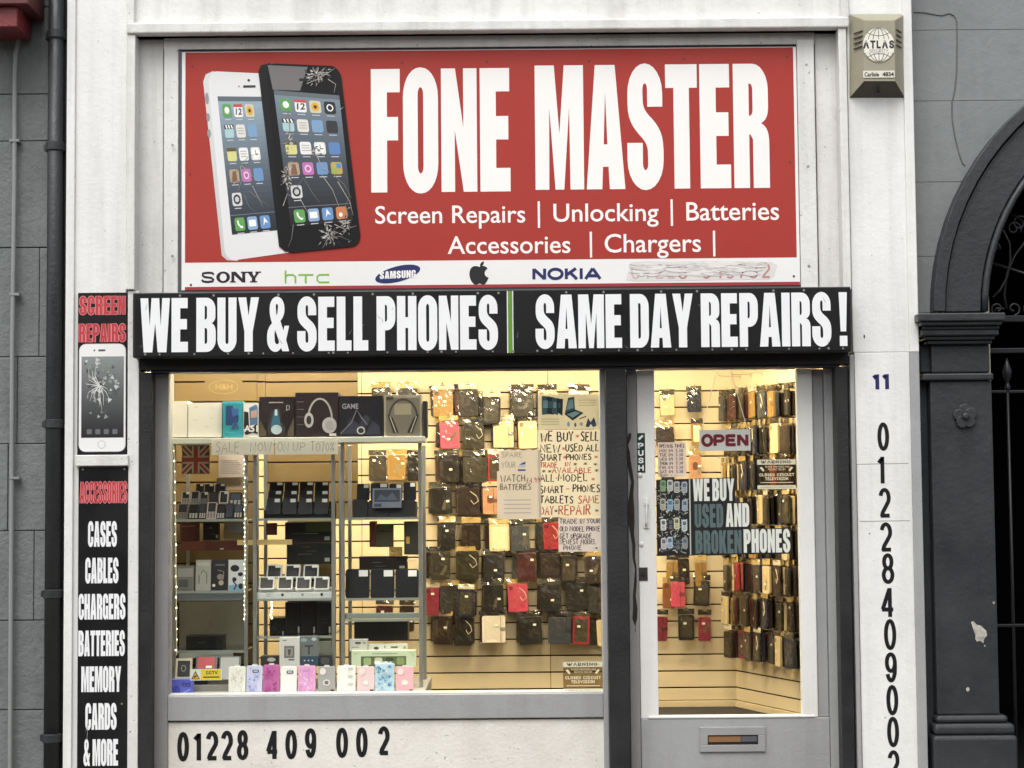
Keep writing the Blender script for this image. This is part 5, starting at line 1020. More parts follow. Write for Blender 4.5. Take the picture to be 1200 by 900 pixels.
# left cabinet
def printed(q, seed, inks=('#6f6c68', '#8f8b84', '#4a4a4e'), edge='#3a3a3c'):
    def f(c):
        x0, y0, x1, y1 = q; r = random.Random(seed); w, h = x1 - x0, y1 - y0
        c.line([(x0 + .6, y1 - .6), (x0 + .6, y0 + .6), (x1 - .6, y0 + .6)], .5, mat(edge, .4), 1)
        for k in range(r.randint(3, 5)):
            y = y0 + h * r.uniform(.15, .85); a = x0 + w * r.uniform(.05, .6); c.line([(a, y), (min(a + w * r.uniform(.1, .35), x1 - 1), y)], r.choice([.5, .8, 1.3]), mat(r.choice(inks), .5), 2 + k * .1)
        c.rect(x1 - w * .16, y1 - h * .3, x1 - w * .05, y1 - h * .12, mat('#b9b5ab', .5), 3)
    return f
def a_(c):
    r_, w, b = mat('#8d3a34', .7), mat('#b9a590', .7), mat('#3d3a48', .7)
    c.rect(214, 523, 244.5, 554.5, b)
    c.line([(214, 523), (244.5, 554.5)], 7, w, 2); c.line([(214, 554.5), (244.5, 523)], 7, w, 2.5); c.line([(214, 523), (244.5, 554.5)], 2.6, r_, 3); c.line([(214, 554.5), (244.5, 523)], 2.6, r_, 3.5)
    c.rect(225, 523, 234, 554.5, w, 4); c.rect(214, 534, 244.5, 543.5, w, 4.5); c.rect(227, 523, 232, 554.5, r_, 5); c.rect(214, 536.3, 244.5, 541.3, r_, 5.5)
item('flag_picture', 'worn Union flag picture propped in the first cabinet', 'picture', (213, 521, 245.5, 555.5), .6, .006, mat('#7a6244', .7), a_, bev=0)
def a_(c):
    for k in range(7): c.line([(259, 540 + k * 2.4), (259 + 20 + (k * 7) % 5, 540 + k * 2.4)], .6, INKG, 2)
item('paper_notice', 'pale printed notice hanging behind the SALE banner', 'notice', (256, 533, 286, 559), .7, .002, mat('#c2b4a8', .8), a_, bev=0)
item('paper_notice', 'buff paper notice below the pale printed notice in the first cabinet', 'notice', (254, 560, 286, 574), .72, .002, mat('#a5937a', .8), None, bev=0)
PH = {}
def handset3d(label, q, Y, body, scr, tilt=28, keys=False, tagc=True, group='phones on display in the cabinets', th=.012, frame=.12):
    X0, X1, Z0, Z1 = RC(*q, Y); w, h = X1 - X0, (Z1 - Z0) / cos(rad(tilt)); t = thing('mobile_phone', label, 'phone', ((X0 + X1) / 2, Y, Z0 + .0005)); t.rotation_euler = (-rad(tilt), 0, 0); ORG[t.name] = (0, 0, 0)
    mb = MB(); r = min(w, h) * .12; mb.prism(rr(-w / 2, 0, w / 2, h, r, None, 3), 0, th, mat(body, .45, spec=.3)); mb.build('body', t, bev=.0012)
    m_ = frame * min(w, h); mb = MB(); mb.prism(rr(-w / 2 + m_, (h * .42 if keys else m_), w / 2 - m_, h - m_, r * .3, None, 2), -.0012, -.0003, mat(scr, .4, spec=.25)); mb.build('screen', t)
    if keys:
        mb = MB(); kx = mat('#d8d6d0' if body < '#8' else '#55555a', .4)
        for a in range(3):
            for b in range(4): x, z = -w * .3 + a * w * .3, h * (.06 + .085 * b); mb.box(x - w * .1, x + w * .1, -.002, -.0002, z, z + h * .05, kx)
        mb.build('keypad', t)
    if tagc: mb = MB(); mb.prism(rr(w * .05, h * .74, w * .42, h * .95, .001, None, 2), -.0032, -.0024, mat('#e4e2dc', .6)); mb.build('price_label', t)
    return t
def stand(label, q, Y, dep, m, steps=3, art=None):
    X0, X1, Z0, Z1 = RC(*q, Y); t = thing('display_stand', label, 'display stand', ((X0 + X1) / 2, Y, Z0)); mb = MB()
    for k in range(steps): mb.box(X0, X1, Y + dep * k / steps + (.0005 if k else 0), Y + dep, Z0 + (.0005 if k else 0), Z0 + (Z1 - Z0) * (.35 + .65 * (k + 1) / steps) * (1 - .0 * k), m)
    if art: art(Canvas(mb, *q, Y))
    mb.build('steps', t, bev=.003); return t
stand('stepped grey stand under the small handsets in the first cabinet', (206, 598, 284, 610), .5, .2, mat('#3a3a3c', .5), 3)
fr = [(207, 590, 219.5, 608, '#8d897c', '#24262a', 1), (220.5, 591, 232, 608, '#28292d', '#1a1c20', 1), (232.5, 590.5, 241, 608, '#222326', '#3a3f48', 1), (241.5, 588.5, 253, 608, '#cfb9b6', '#30343a', 1), (253.5, 591, 263, 608, '#232428', '#1b1d22', 1), (263.5, 590, 273, 607, '#2a2b32', '#3a4250', 0), (273.5, 591, 284, 607, '#1e2028', '#454d5e', 1)]
for k, (x0, y0, x1, y1, b, s_, ky) in enumerate(fr): handset3d(f'{"pinkish" if b > "#c" else "small dark" if b < "#5" else "beige"} handset, {ORDW[k]} from the left in the front row of the first cabinet', (x0, y0, x1, y1), .49, b, s_, 30, ky, False)
fr = [(212, 576, 222, 590, '#c9c7c0', '#24262a', 1), (223, 575.5, 233, 591, '#a9a9a8', '#2a2c32', 1), (234, 576.5, 243.5, 590, '#8d9090', '#22252a', 1), (244.5, 576.5, 255, 589, '#1c1d20', '#33373f', 0), (256.5, 575.5, 267, 590, '#e4e2dd', '#30343a', 0), (268, 577, 283, 592, '#3a3d48', '#5b6272', 1)]
for k, (x0, y0, x1, y1, b, s_, ky) in enumerate(fr): handset3d(f'{"silvery" if b > "#8" else "dark"} handset, {ORDW[k]} from the left in the raised row of the first cabinet', (x0, y0, x1, y1), .58, b, s_, 24, ky, k % 2 == 0)
for k, (x0, x1) in enumerate(((229.5, 238.5), (239.5, 250.5), (252, 264))): handset3d(f'black handset, {ORDW[k]} of three in the rearmost row of the first cabinet', (x0, 567, x1, 578), .66, '#26272b', '#141518', 14, False, True)
item('leather_case', 'dark red leather case lying behind the red shelf bar', 'case', (211, 612, 232, 634), .6, .05, mat('#59211c', .5, dirt=.2), lambda c: [c.line([(213, 617), (228, 616.4)], 1.1, mat('#c08a78', .5)), c.line([(212.5, 613), (212.5, 633)], .7, mat('#7d3a30'))])
item('black_box', 'black box standing between the leather case and the buff card', 'box', (238, 612, 256, 633), .62, .05, BLACKM, printed((238, 612, 256, 633), 22))
item('card', 'buff printed card leaning at the back of the first cabinet', 'card', (262, 611, 287, 632), .64, .004, mat('#a48d60', .7), lambda c: [c.rect(266, 613, 286, 623, mat('#9c9aa0', .5)), c.line([(267, 626), (284, 626)], .8, INKG, 2)], 6)
def a_(c):
    c.rect(213, 634.5, 240, 644.3, mat('#6d3323', .5)); c.rect(258, 642.5, 262, 644, mat('#d9d2c0'), 2)
item('red_bar', 'long red brown box lying across the middle of the first cabinet', 'box', (212, 634, 283.5, 645), .56, .06, mat('#57231a', .45, dirt=.2), a_)
item('wooden_rod', 'pale wooden rod sticking out between the two cabinets', 'rod', (278, 632.5, 342, 638.5), .5, .02, mat('#d9bd7c', .5), None, 0, .008)
def a_(c): c.rect(208, 666, 225.5, 676, mat('#a9a9a2')); c.rect(209, 679, 220, 688, mat('#5d605f')); c.rect(208, 690, 226, 691, INKG)
item('earphone_box', 'grey windowed accessory box, first on the middle shelf of the first cabinet', 'box', (207, 663, 227, 693), .5, .04, mat('#85857f', .5), a_, 6)
def a_(c): c.line([(235, 672), (238, 668), (242, 672), (242, 684)], 1.2, mat('#77776f'), 2); c.line([(233, 674), (233, 684)], 1.2, mat('#77776f'), 2); c.rect(231, 659, 245, 663, mat('#c9c8c0'))
item('earphone_box', 'pale earphone packet beside the grey windowed accessory box', 'box', (229, 656, 247, 693), .5, .03, mat('#b4b3aa', .5), a_, 6)
def a_(c): c.ell(258, 676, 4, 3.4, mat('#8d8474'), 2); c.ell(259, 683, 3, 3, mat('#b8ac90'), 3); c.ell(250.5, 686, 1.8, 1.8, mat('#e9dfc0'), 3); c.rect(252, 661, 263, 663, mat('#6a6a6c')); c.line([(255, 668), (262, 670), (261, 680)], .8, mat('#a39a86'), 4)
item('earphone_box', 'black earphone box between the pale packet and the white box', 'box', (247.5, 656, 265.5, 692), .49, .04, mat('#232426', .4), a_, 6)
def a_(c): k = mat('#1d2024'); c.ell(275, 666, 5.2, 4, k); c.ell(281.5, 673, 3, 2.4, k); c.ell(274.5, 679, 2.6, 2.6, k); c.line([(273, 681), (277, 686), (274, 691)], 1.6, k, 2); c.poly([(268, 686), (284.5, 684), (284.5, 692.5), (268, 692.5)], mat('#7fa9c9'), .5); c.ell(282, 687, 2.6, 3.4, k, 3)
item('earphone_box', 'white box with black earphone pictures and a blue foot', 'box', (267.5, 656, 285.5, 693), .48, .04, mat('#d5d8d8', .4), a_, 4)
mb = MB(); mb.pbox(207, 695.5, 286, 704, .44, .46, mat('#6d7479', .4)); tag(mb.build('shelf_rail', bev=.002), 'blue grey rail hung below the middle shelf of the first cabinet', 'rail')
mb = MB(); mb.pbox(210, 705, 286, 763, .80, .812, mat('#b4ae9f', .35, dirt=.2)); tag(mb.build('back_board'), 'plain grey board behind the empty lower shelf of the first cabinet', 'board')
item('black_slab', 'long black box with an end panel on the lower shelf of the first cabinet', 'box', (218, 745, 261.5, 762), .6, .1, mat('#191a1c', .35), lambda c: [c.rect(253, 746, 261, 761.5, mat('#2a2b2e', .3)), c.line([(232, 753), (241, 753)], .8, mat('#5a5a5c')), c.line([(218.5, 745.6), (261, 745.6)], .5, mat('#4a4a4c'))])
item('paper_strip', 'pale card strip lying below the long black box', 'card', (210, 763, 273, 771), .44, .01, mat('#b8b8b2', .6), None, 0, 0)
item('boxed_phone', 'dark phone in a pale framed box leaning behind the CCTV sticker', 'box', (205, 771, 224, 796), .36, .02, mat('#bdb8a4', .5), lambda c: [c.rrect(207.5, 774, 222, 793, 1, mat('#2c2d2f', .4)), c.ell(214.5, 783, 3, 4, mat('#8a8a86'), 2), c.ell(214.5, 783, 2, 3, mat('#2c2d2f'), 3)], 16)
item('phone_case', 'dull red flip case on the bench beside the dark boxed phone', 'phone case', (229, 768, 254, 785), .38, .015, mat('#43403e', .5), lambda c: [c.rrect(231, 769, 251, 783.5, 1, mat('#9a3138', .5)), c.rect(241, 780, 248, 782.5, mat('#d8cfc6'), 2)], 26)
item('phone_case', 'grey flip case on the bench to the side of the dull red case', 'phone case', (256, 768, 281, 797), .34, .015, mat('#4a4b4b', .5), lambda c: c.rrect(257.5, 769.5, 279, 796, 1, mat('#8d8f8c', .5)), 20)
item('phone_box', 'blue card box standing in the bottom corner of the window', 'box', (199, 796.5, 225, 815), .2, .06, mat('#5c63c4', .4), lambda c: [c.poly([(200, 806), (208, 803), (212, 808), (210, 813), (200, 813)], mat('#3a44a8')), c.text('FX5', 214, 223, 805, 800, mat('#2a2c50'), 2, bold=.02, caps=False), c.line([(214, 812), (223, 808)], 1.5, mat('#8d95e8'), 3)])
item('black_box', 'small flat black box lying under the CCTV sticker', 'box', (228, 798, 242, 803), .5, .05, mat('#1e2127', .4))
mb = MB(); mb.pbox(226, 803, 268, 815, .3, .32, mat('#8c8a86', .6, dirt=.3)); tag(mb.build('paper_strip'), 'grey card strip behind the sill between blue box and first case', 'card')
# middle cabinet
stand('black stepped stand of dark phones in the second cabinet', (309, 588, 389, 609), .5, .24, mat('#1a1b1c', .4), 3)
for r, (y0, y1, Y) in enumerate(((584, 603, .5), (575, 592, .58), (565, 580, .66))):
    for k in range(4):
        x = 312 + r * 1.6 + k * (18.6 - r * .4); handset3d(f'black phone, {ORDW[k]} from the left in the {("front", "middle", "rear")[r]} row of the black stand', (x, y0, x + 16.5, y1), Y - .012, '#151618', '#0c0d0f', 24, False, True)
item('leather_case', 'small dark red pouch beside the wooden rod in the second cabinet', 'pouch', (312, 613, 324, 627), .6, .03, mat('#5f2226', .5))
for k, (x0, y0, x1, y1) in enumerate(((334, 612, 389, 636), (336, 637, 389, 661))): item('black_box', ('upper', 'lower')[k] + ' of two dark boxes stacked behind the white phone stand', 'box', (x0, y0, x1, y1), .66, .14, mat('#211f1e', .5, dirt=.2), printed((x0, y0, x1, y1), k + 3))
item('green_pouch', 'dull green cloth pouch lying on the stacked dark boxes', 'pouch', (358, 611.5, 389, 623), .64, .015, mat('#4c5230', .8), None, 0, .004)
def a_(c):
    for x, m in ((331, '#22262a'), (354.5, '#8d8f8c'), (377, '#1d1f22')): c.ell(x, 697, 1.6, 1.8, mat(m))
    for y in (693.5, 696, 698.5): c.line([(312, y), (318, y)], .6, INKG)
    for x in (319.5, 342.5, 366): c.line([(x, 691), (x, 703)], .4, mat('#b3b6b2'))
stand('white stepped stand of white framed phones in the second cabinet', (299.5, 690, 389, 703), .44, .2, mat('#c9ccc8', .45), 2, a_)
for r, (y0, y1, Y) in enumerate(((676, 691, .45), (662, 677, .55))):
    for k in range(4):
        x = 303 + r * 9 + k * 21.5
        if x + 17 < 391: handset3d(f'white framed phone, {ORDW[k]} from the left in the {("front", "rear")[r]} row of the white stand', (x, y0, x + 18, y1), Y - .012, '#d2d3ce', '#2a2723' if r == 0 else '#17181a', 32, False, True, frame=.1)
for k in range(4): item('laptop', f'closed black laptop standing on edge, {ORDW[k]} of four under the white stand', 'laptop', (316 + k * 18.2, 724 - (0 if k == 0 else 18), 333.6 + k * 18.2, 746.5), .6, .16, mat('#1d1d1f', .4), printed((316 + k * 18.2, 724 - (0 if k == 0 else 18), 333.6 + k * 18.2, 746.5), k + 11, ('#3a3a3d', '#4a4a4e')), 0, .003)
def a_(c): c.rect(333, 757, 345, 771, mat('#6b6d6c')); c.rect(335, 759, 343, 769, mat('#96938a'), 2); c.poly([(337, 761), (341, 761), (340, 768), (338, 768)], mat('#4c4d4c'), 3); c.rect(338, 772.5, 345, 774, mat('#3c3d3e')); c.rect(331, 750, 336, 751, INKG)
item('smartwatch_box', 'white box with a grey watch picture below the black laptops', 'box', (327.5, 747, 351, 781), .34, .04, mat('#cfcfc9', .45), a_)
def a_(c): c.rect(352, 769, 373, 780, mat('#2f4654')); [c.ell(357 + k * 4.5, 774, 1, 1, mat('#a9bcc4'), 2) for k in range(3)]; c.ell(356, 750, 4, 2.2, mat('#8fa6ae')); c.ell(368, 749, 3, 2, mat('#aebfc4')); c.line([(357, 757), (367, 757)], 2, mat('#3c4042')); c.line([(362, 757), (362, 767)], 2, mat('#3c4042'), 2)
item('accessory_box', 'grey box with a dark blue foot and a stand picture beside the watch box', 'box', (352, 746, 373, 781), .36, .04, mat('#6d716e', .45), a_)
item('accessory_box', 'plain stone coloured box above the small dark speaker', 'box', (374, 752, 388, 769), .5, .06, mat('#8a877c', .5))
item('speaker', 'small dark grey speaker on the bench beside the accessory boxes', 'speaker', (373.5, 768, 388.5, 781), .36, .06, mat('#2c2d2e', .4), lambda c: c.rrect(376, 770.5, 386, 778, 2, mat('#4a4b4b')), 0, .006)
item('speaker', 'dark rounded speaker on the bench behind the magenta case', 'speaker', (305.5, 769, 328, 781), .4, .08, mat('#303132', .4), lambda c: c.ell(318, 773, 5, 2.4, mat('#b3ada2')), 0, .008)
# right cabinet
TB = mat('#151617', .25)
tb = [(413, 585, 430.5, 607.5, 'small'), (431.5, 586, 455, 607.5, 'matt'), (456, 586, 487, 607.5, 'wide')]
for k, (x0, y0, x1, y1, a) in enumerate(tb): handset3d(f'{a} black tablet, {ORDW[k]} in the front row on the upper shelf of the third cabinet', (x0, y0, x1, y1), .48, '#161719', '#0d0e10', 14, False, False, frame=.05)
for k, (x0, y0, x1, y1) in enumerate(((418, 567, 433, 586), (434, 566, 455, 586), (456, 567, 471.5, 586), (472.5, 565, 487.5, 586))): handset3d(f'black tablet, {ORDW[k]} in the raised rear row of the third cabinet', (x0, y0, x1, y1), .58, '#161719', '#0e0f12', 12, False, True, frame=.05)
stand('low black block raising the rear tablets of the third cabinet', (413, 588, 488, 608), .62, .12, BLACKM, 1)
item('reflection_card', 'bluish printed leaflet leaning on the front tablets of the third cabinet', 'reflection_card', (436.5, 572, 470.5, 595), .455, .002, mat('#7d8494', .4), lambda c: [c.rect(438.5, 574, 468.5, 588, mat('#3a3f4c')), c.rect(438.5, 590, 447, 594, mat('#44495a')), c.poly([(441, 586), (446, 579), (453, 583), (460, 577), (466, 586)], mat('#5c6474'), 2)], 5, 0)  # reflected window stickers, built as a printed card
item('folder', 'dark red book standing on the middle shelf of the third cabinet', 'book', (433, 611, 440, 641), .6, .12, mat('#5a201b', .5))
item('phone_case', 'olive wallet case beside the dark red book in the third cabinet', 'phone case', (441, 614, 461, 641), .62, .02, mat('#4c4832', .5), lambda c: c.rect(443, 622, 459, 623, mat('#2c2a1e')), 4)
item('camera_box', 'dark box with a gold label at the side of the third cabinet', 'box', (473.5, 611, 490, 650), .58, .08, mat('#34322b', .5), lambda c: c.rect(476, 629, 480, 637, mat('#c9a04a')))
item('foil_bag', 'crumpled gold foil bag above the dark box row in the third cabinet', 'bag', (456, 641, 471, 652), .6, .03, mat('#b89a5a', .25, metal=.6, bump=.8, bscale=120), None, 0, .006)
item('black_box', 'long dark brown box behind the three tablets of the third cabinet', 'box', (421, 652, 477, 668), .62, .08, mat('#241c1a', .45), printed((421, 652, 477, 668), 21))
item('pencil', 'pale stylus lying across the end of the long dark brown box', 'stylus', (477, 655.5, 488, 658), .54, .008, mat('#d8cba8', .5), None, 0, .002)
for k in range(3): handset3d(f'large black tablet, {ORDW[k]} of the three leaning on the lower shelf of the third cabinet', (404.5 + k * 29.2, 667, 433 + k * 29.2 - (1 if k == 2 else 0), 701.5), .47, '#1a1b1d', '#101113', 12, False, True, frame=.04)
mb = MB(); mb.pbox(403, 718.5, 491, 724.5, .44, .47, mat('#7d857f', .4)); tag(mb.build('shelf_rail', bev=.002), 'grey rail under the three large tablets of the third cabinet', 'rail')
item('black_box', 'wide black box at the foot of the third cabinet', 'box', (415, 728.5, 478, 751), .56, .14, mat('#171718', .4), lambda c: [c.rect(417 + k * 12, 730, 417.6 + k * 12, 749, mat('#252527')) for k in range(5)])
item('router_box', 'white box with a dark slot standing on the green card box', 'box', (409.5, 749.5, 430.5, 763), .4, .06, mat('#b4b3aa', .45), lambda c: [c.rrect(416, 752.5, 423, 754.5, 1, mat('#2a2b2c')), c.ell(427, 753.5, 1.6, 1.2, mat('#7d7d76')), c.rect(412, 758, 421, 759, INKG)])
item('router_box', 'low white device with dark sockets behind the green card box', 'box', (431.5, 755, 477.5, 763), .42, .06, mat('#bdbcb4', .45), lambda c: [c.ell(441, 759.5, 3, 1.8, mat('#3c3c3c')), c.ell(451, 758, .8, 1.6, mat('#6a6a66')), c.rect(458, 757.5, 466, 759.5, mat('#4c4c4a')), c.ell(474, 759, 1.8, 1.8, mat('#8a8a84'))])
def a_(c):
    c.rect(423, 769, 476, 781, mat('#5c6a45')); [c.rrect(426 + k * 13, 770.5, 435 + k * 13, 779, 2, mat(('#9fb07a', '#c7cfb0', '#3f4a30', '#8a9a66')[k]), 2) for k in range(4)]; c.text('FLAT', 436, 452, 767, 764.5, mat('#8aa070'), 2) if 0 else c.line([(436, 766), (466, 766)], 1, mat('#93a87c'), 2); c.poly([(414, 764), (422, 764), (416, 768)], mat('#b9cfa0'), 2); c.poly([(478, 764), (486, 764), (485, 771)], mat('#b9cfa0'), 2)
item('toy_box', 'pale green card box with a strip of pictures behind the phone cases', 'box', (412, 762.5, 487.5, 782), .37, .05, mat('#cdd8b8', .5), a_)
# cases leaning in a row on the sill
def case_art(q, kind):
    x0, y0, x1, y1 = q
    def f(c):
        rnd = random.Random(int(x0)); k = mat('#2a2a2c', .4)
        if kind == 'marble':
            for i in range(16): x, y = rnd.uniform(x0 + 2, x1 - 4), rnd.uniform(y0 + 3, y1 - 4); c.line([(x, y), (x + rnd.uniform(-4, 3), y + rnd.uniform(1, 5)), (x + rnd.uniform(-3, 3), y + 6)], rnd.uniform(.4, 1.2), mat(rnd.choice(['#c9c4b8', '#dedbd2', '#b9b4aa']), .5), 2 + i * .1)
        if kind in ('glitter', 'pinkglitter', 'lilac', 'blue'):
            ps = {'glitter': ['#a85088', '#9a4179', '#b8639a'], 'pinkglitter': ['#d8a4cc', '#c688ba', '#e2bade'], 'lilac': ['#aab0e0', '#c3c6ea', '#8f94cc'], 'blue': ['#8ab8dc', '#5f9ed6', '#cfe2f0', '#4a86c8']}[kind]
            for i in range(34): x, y = rnd.uniform(x0 + 1.5, x1 - 4), rnd.uniform(y0 + 3, y1 - 4); s_ = rnd.uniform(.8, 3); a = rnd.uniform(0, 6); c.poly([(x + s_ * cos(a), y + s_ * sin(a)), (x + s_ * cos(a + 2), y + s_ * sin(a + 2)), (x + s_ * cos(a + 4.2), y + s_ * sin(a + 4.2))], mat(rnd.choice(ps), .35), 2 + i * .08)
        if kind in ('lilac', 'white', 'marble2'): c.rrect(x0 + (x1 - x0) * .38, y0 + 5, x1 - 4, y0 + 8.5, 1, k, 5); c.rrect(x0 + (x1 - x0) * .44, y0 + 5.8, x1 - 5, y0 + 7.6, .8, mat('#b8b8c4'), 6)
        if kind in ('ring', 'greyring'):
            c.ell((x0 + x1) / 2, y0 + 19, 4.2, 3.6, mat('#cfcdc8', .3), 3); c.ell((x0 + x1) / 2, y0 + 19, 2.6, 2.2, mat('#6a6668', .4) if kind == 'greyring' else mat('#e2d3d3', .4), 4); c.ell(x0 + 5.5, y0 + 6, 3.6, 4, mat('#d9cfcc', .4), 3); c.rect(x1 - 5, y1 - 6, x1 - 1, y1 - 2, mat('#4a3a3a'), 3)
        if kind == 'flower': [c.ell(x1 - 6, y0 + 4 + t * 9, 3.2, 1.6, mat('#c2c0bc'), 3) for t in range(3)]
    return f
sill = [((267.5, 781, 287.5, 814), '#dcdbd3', 'marble', 'white marbled phone case, first in the row on the window sill'), ((288.5, 780, 307, 814), '#c0c2dc', 'lilac', 'lilac phone case with a dark camera opening on the sill'), ((308, 779, 327.5, 814), '#b0629a', 'glitter', 'magenta glitter phone case standing beside the lilac case'), ((328.5, 781, 347.5, 814), '#dfe0de', 'white', 'plain white phone case between the magenta and the pink glitter cases'), ((349, 780, 369.5, 814), '#d49ac6', 'pinkglitter', 'pink glitter phone case between the plain white and grey cases'), ((372.5, 781, 392.5, 814), '#9c9b99', 'greyring', 'grey phone case with a round ring grip on the sill'), ((395, 780, 416.5, 814), '#e0e0dc', 'flower', 'white phone case with pale oval prints beside the grey ring case'),
        ((418.5, 781, 438.5, 814), '#dfc0c4', 'ring', 'pale pink ring grip case beside the bagged blue case'), ((439.5, 777, 462, 814), '#b8d4e8', 'blue', 'blue and white patterned phone case in a clear sleeve'), ((464, 781, 484.5, 814), '#dda9b3', 'ring', 'last and deeper pink ring grip case at the cabinet end of the sill')]
for q, col, kind, lab in sill:
    Y = .215; X0, X1, Z0, Z1 = RC(*q, Y); t = thing('phone_case', lab, 'phone case', ((X0 + X1) / 2, Y, zg0 + .0015), 0, 'phone cases standing on the window sill')
    mb = MB(); a, b, c_, d = X0, X1, zg0 + .0015, Z1; mb.prism(rr(a, c_, b, d, .009, None, 4), Y, Y + .011, mat(col, .35)); 
    c = Canvas(mb, *q, Y - .0016); case_art(q, kind)(c); mb.build('shell', t, bev=.002)
    mb = MB(); mb.prism(rr((a + b) / 2 - .012, d - .003, (a + b) / 2 + .012, d + .007, .003, None, 2), Y + .002, Y + .008, mat('#c9c7c0', .5)); mb.build('hang_tab', t)
    if kind == 'blue':
        mb = MB(); vs, fs = rbag(b - a + .012, d - c_ + .012, 5, .011); mb.add([(x + (a + b) / 2, y + Y + .004, z + d + .008) for x, y, z in vs], fs, BAG); mb.build('sleeve', t, smooth=True)
    t.rotation_euler = (-rad(7), 0, 0)
# ------------------------------------------------------------------ notices, stickers and signs on the glass
def sheet(name, label, cat, q, Y, m, art, th=.0012):
    mb = MB(); mb.pbox(*q, Y, Y + th, m); c = Canvas(mb, *q, Y); art(c); return tag(mb.build(name), label, cat)
PEN1 = mat('#22202a', .7); PEN2 = mat('#c04a3e', .7); PEN3 = mat('#3a3a4c', .7)
WY = .1375                                                      # just behind the window pane
def a_(c):
    m1, m2, m3 = mat('#4d6a70', .4), mat('#27343a', .4), mat('#8fb0b4', .4)
    for k in range(4): c.poly([(635 + k * 6, 464 + k), (645 + k * 5, 464.5 + k), (644 + k * 5, 485 + k * .8), (635 + k * 6, 486 - k)], (m1, m2, m1, m2)[k], 1 + k * .3); c.rect(636.5 + k * 6, 469 + k, 642 + k * 5, 478, (m3, m1, m3, m1)[k], 2.5 + k * .2)
    c.poly([(662, 484), (666, 466), (673, 465), (674, 480), (668, 486)], m1); c.poly([(663.5, 481), (667, 468.5), (672, 468), (672, 478)], m3, 2); c.poly([(661, 485), (674, 480), (684, 484), (671, 493)], m2); c.poly([(664, 485.5), (674, 482), (680, 484), (671, 489.5)], m3, 2)
    c.poly([(686, 500), (689, 490), (692, 495), (696, 489), (699, 499), (695, 501), (692, 497), (690, 501)], mat('#2f4a5c')); c.line([(679, 491), (687, 488)], 1.2, m2); c.ell(666, 497, 1.6, 3, m3); c.ell(674, 498, 1.3, 2.6, m1); c.ell(681, 497, 2, 2, m3)
    for y in (469, 472, 475): c.line([(678, y), (698, y + .3)], .6, mat('#a9a38a'))
    for y in (491, 494, 497): c.line([(634, y), (655, y)], 1, mat('#b5b48c'))
sheet('poster', 'printed sheet of phones and a tablet above the WE BUY notice', 'poster', (630.5, 462, 702, 503), WY, paper('#e2ddca'), a_)
def a_(c):
    H = lambda t, x0, x1, yb, yt, m, w=1.5, s=1: c.hand(t, x0, x1, yb, yt, w, m, None, s)
    H('WE BUY', 634, 672, 517, 506, PEN1, 1.7, 2); H('SELL', 681, 701.5, 517, 506, PEN1, 1.7, 3); H('NEW', 633.5, 656, 530, 521, PEN1, 1.5, 4); H('USED ALL', 663, 701.5, 529, 521, PEN1, 1.5, 5); H('*', 674, 679, 514, 508, PEN2, .7, 6)
    H('SMART', 633, 658, 540, 532, PEN1, 1.4, 7); H('PHONES', 663.5, 693, 539, 532, PEN1, 1.4, 8); H('TRADE', 633, 653, 547.5, 541.5, PEN2, 1.2, 9); H('IN', 662, 668, 546.5, 541.5, PEN2, 1.2, 10)
    for i, (x, y, m) in enumerate(((671, 544, PEN1), (683, 544, PEN1), (695, 544, PEN1), (634, 552, PEN1), (641, 552, PEN1), (696, 552, PEN1), (696, 535.5, PEN2), (659, 536, PEN2), (658, 526, PEN2), (692, 562, PEN2), (696, 598.5, PEN3))): H('*', x, x + 5, y + 2.5, y - 2.5, m, .7, 20 + i)
    H('AVAILABLE', 647, 693, 554.5, 548, PEN2, 1.2, 11); H('ALL', 633, 649, 564.5, 556, PEN1, 1.4, 12); H('-', 650, 653, 564, 557, PEN2, 1, 13); H('MODEL', 654, 688, 564, 555.5, PEN1, 1.4, 14)
    H('SMART', 632.5, 660, 577.5, 569, PEN1, 1.4, 15); H('-', 662, 667, 577, 569, PEN2, 1, 16); H('PHONES', 671, 702.5, 576.5, 568.5, PEN1, 1.5, 17); H('TABLETS', 632.5, 671, 589.5, 581, PEN1, 1.5, 18); H('SAME', 677, 701.5, 590, 581, PEN2, 1.4, 19); H('DAY', 633, 648, 603, 593, PEN2, 1.4, 41); H('*', 649, 653, 601, 596, PEN3, .8, 42); H('REPAIR', 654, 691, 603.5, 592.5, PEN2, 1.5, 43)
sheet('handwritten_notice', 'large handwritten notice beginning WE BUY SELL in black and red pen', 'notice', (630.5, 503.5, 703.5, 606), WY + .0016, PAPER, a_)
def a_(c):
    for i, (t, x0, x1, yb) in enumerate((('TRADE IN YOUR', 656, 703, 613.5), ('OLD MODEL PHONE', 656, 703, 622.5), ('GET UPGRADE', 656, 693, 631), ('NEWEST MODEL', 656, 698, 637.8), ('PHONE', 660, 681, 644.5))): c.hand(t, x0, x1, yb, yb - 5.8 + (i == 4) * .6, 1.0, PEN3, None, 60 + i)
    c.hand('*', 697, 700, 644, 641, .6, PEN3, None, 66)
sheet('handwritten_notice', 'small handwritten TRADE IN notice below the large WE BUY SELL one', 'notice', (654.5, 606.8, 704.3, 646.5), WY + .0002, paper('#e6e0e0'), a_)
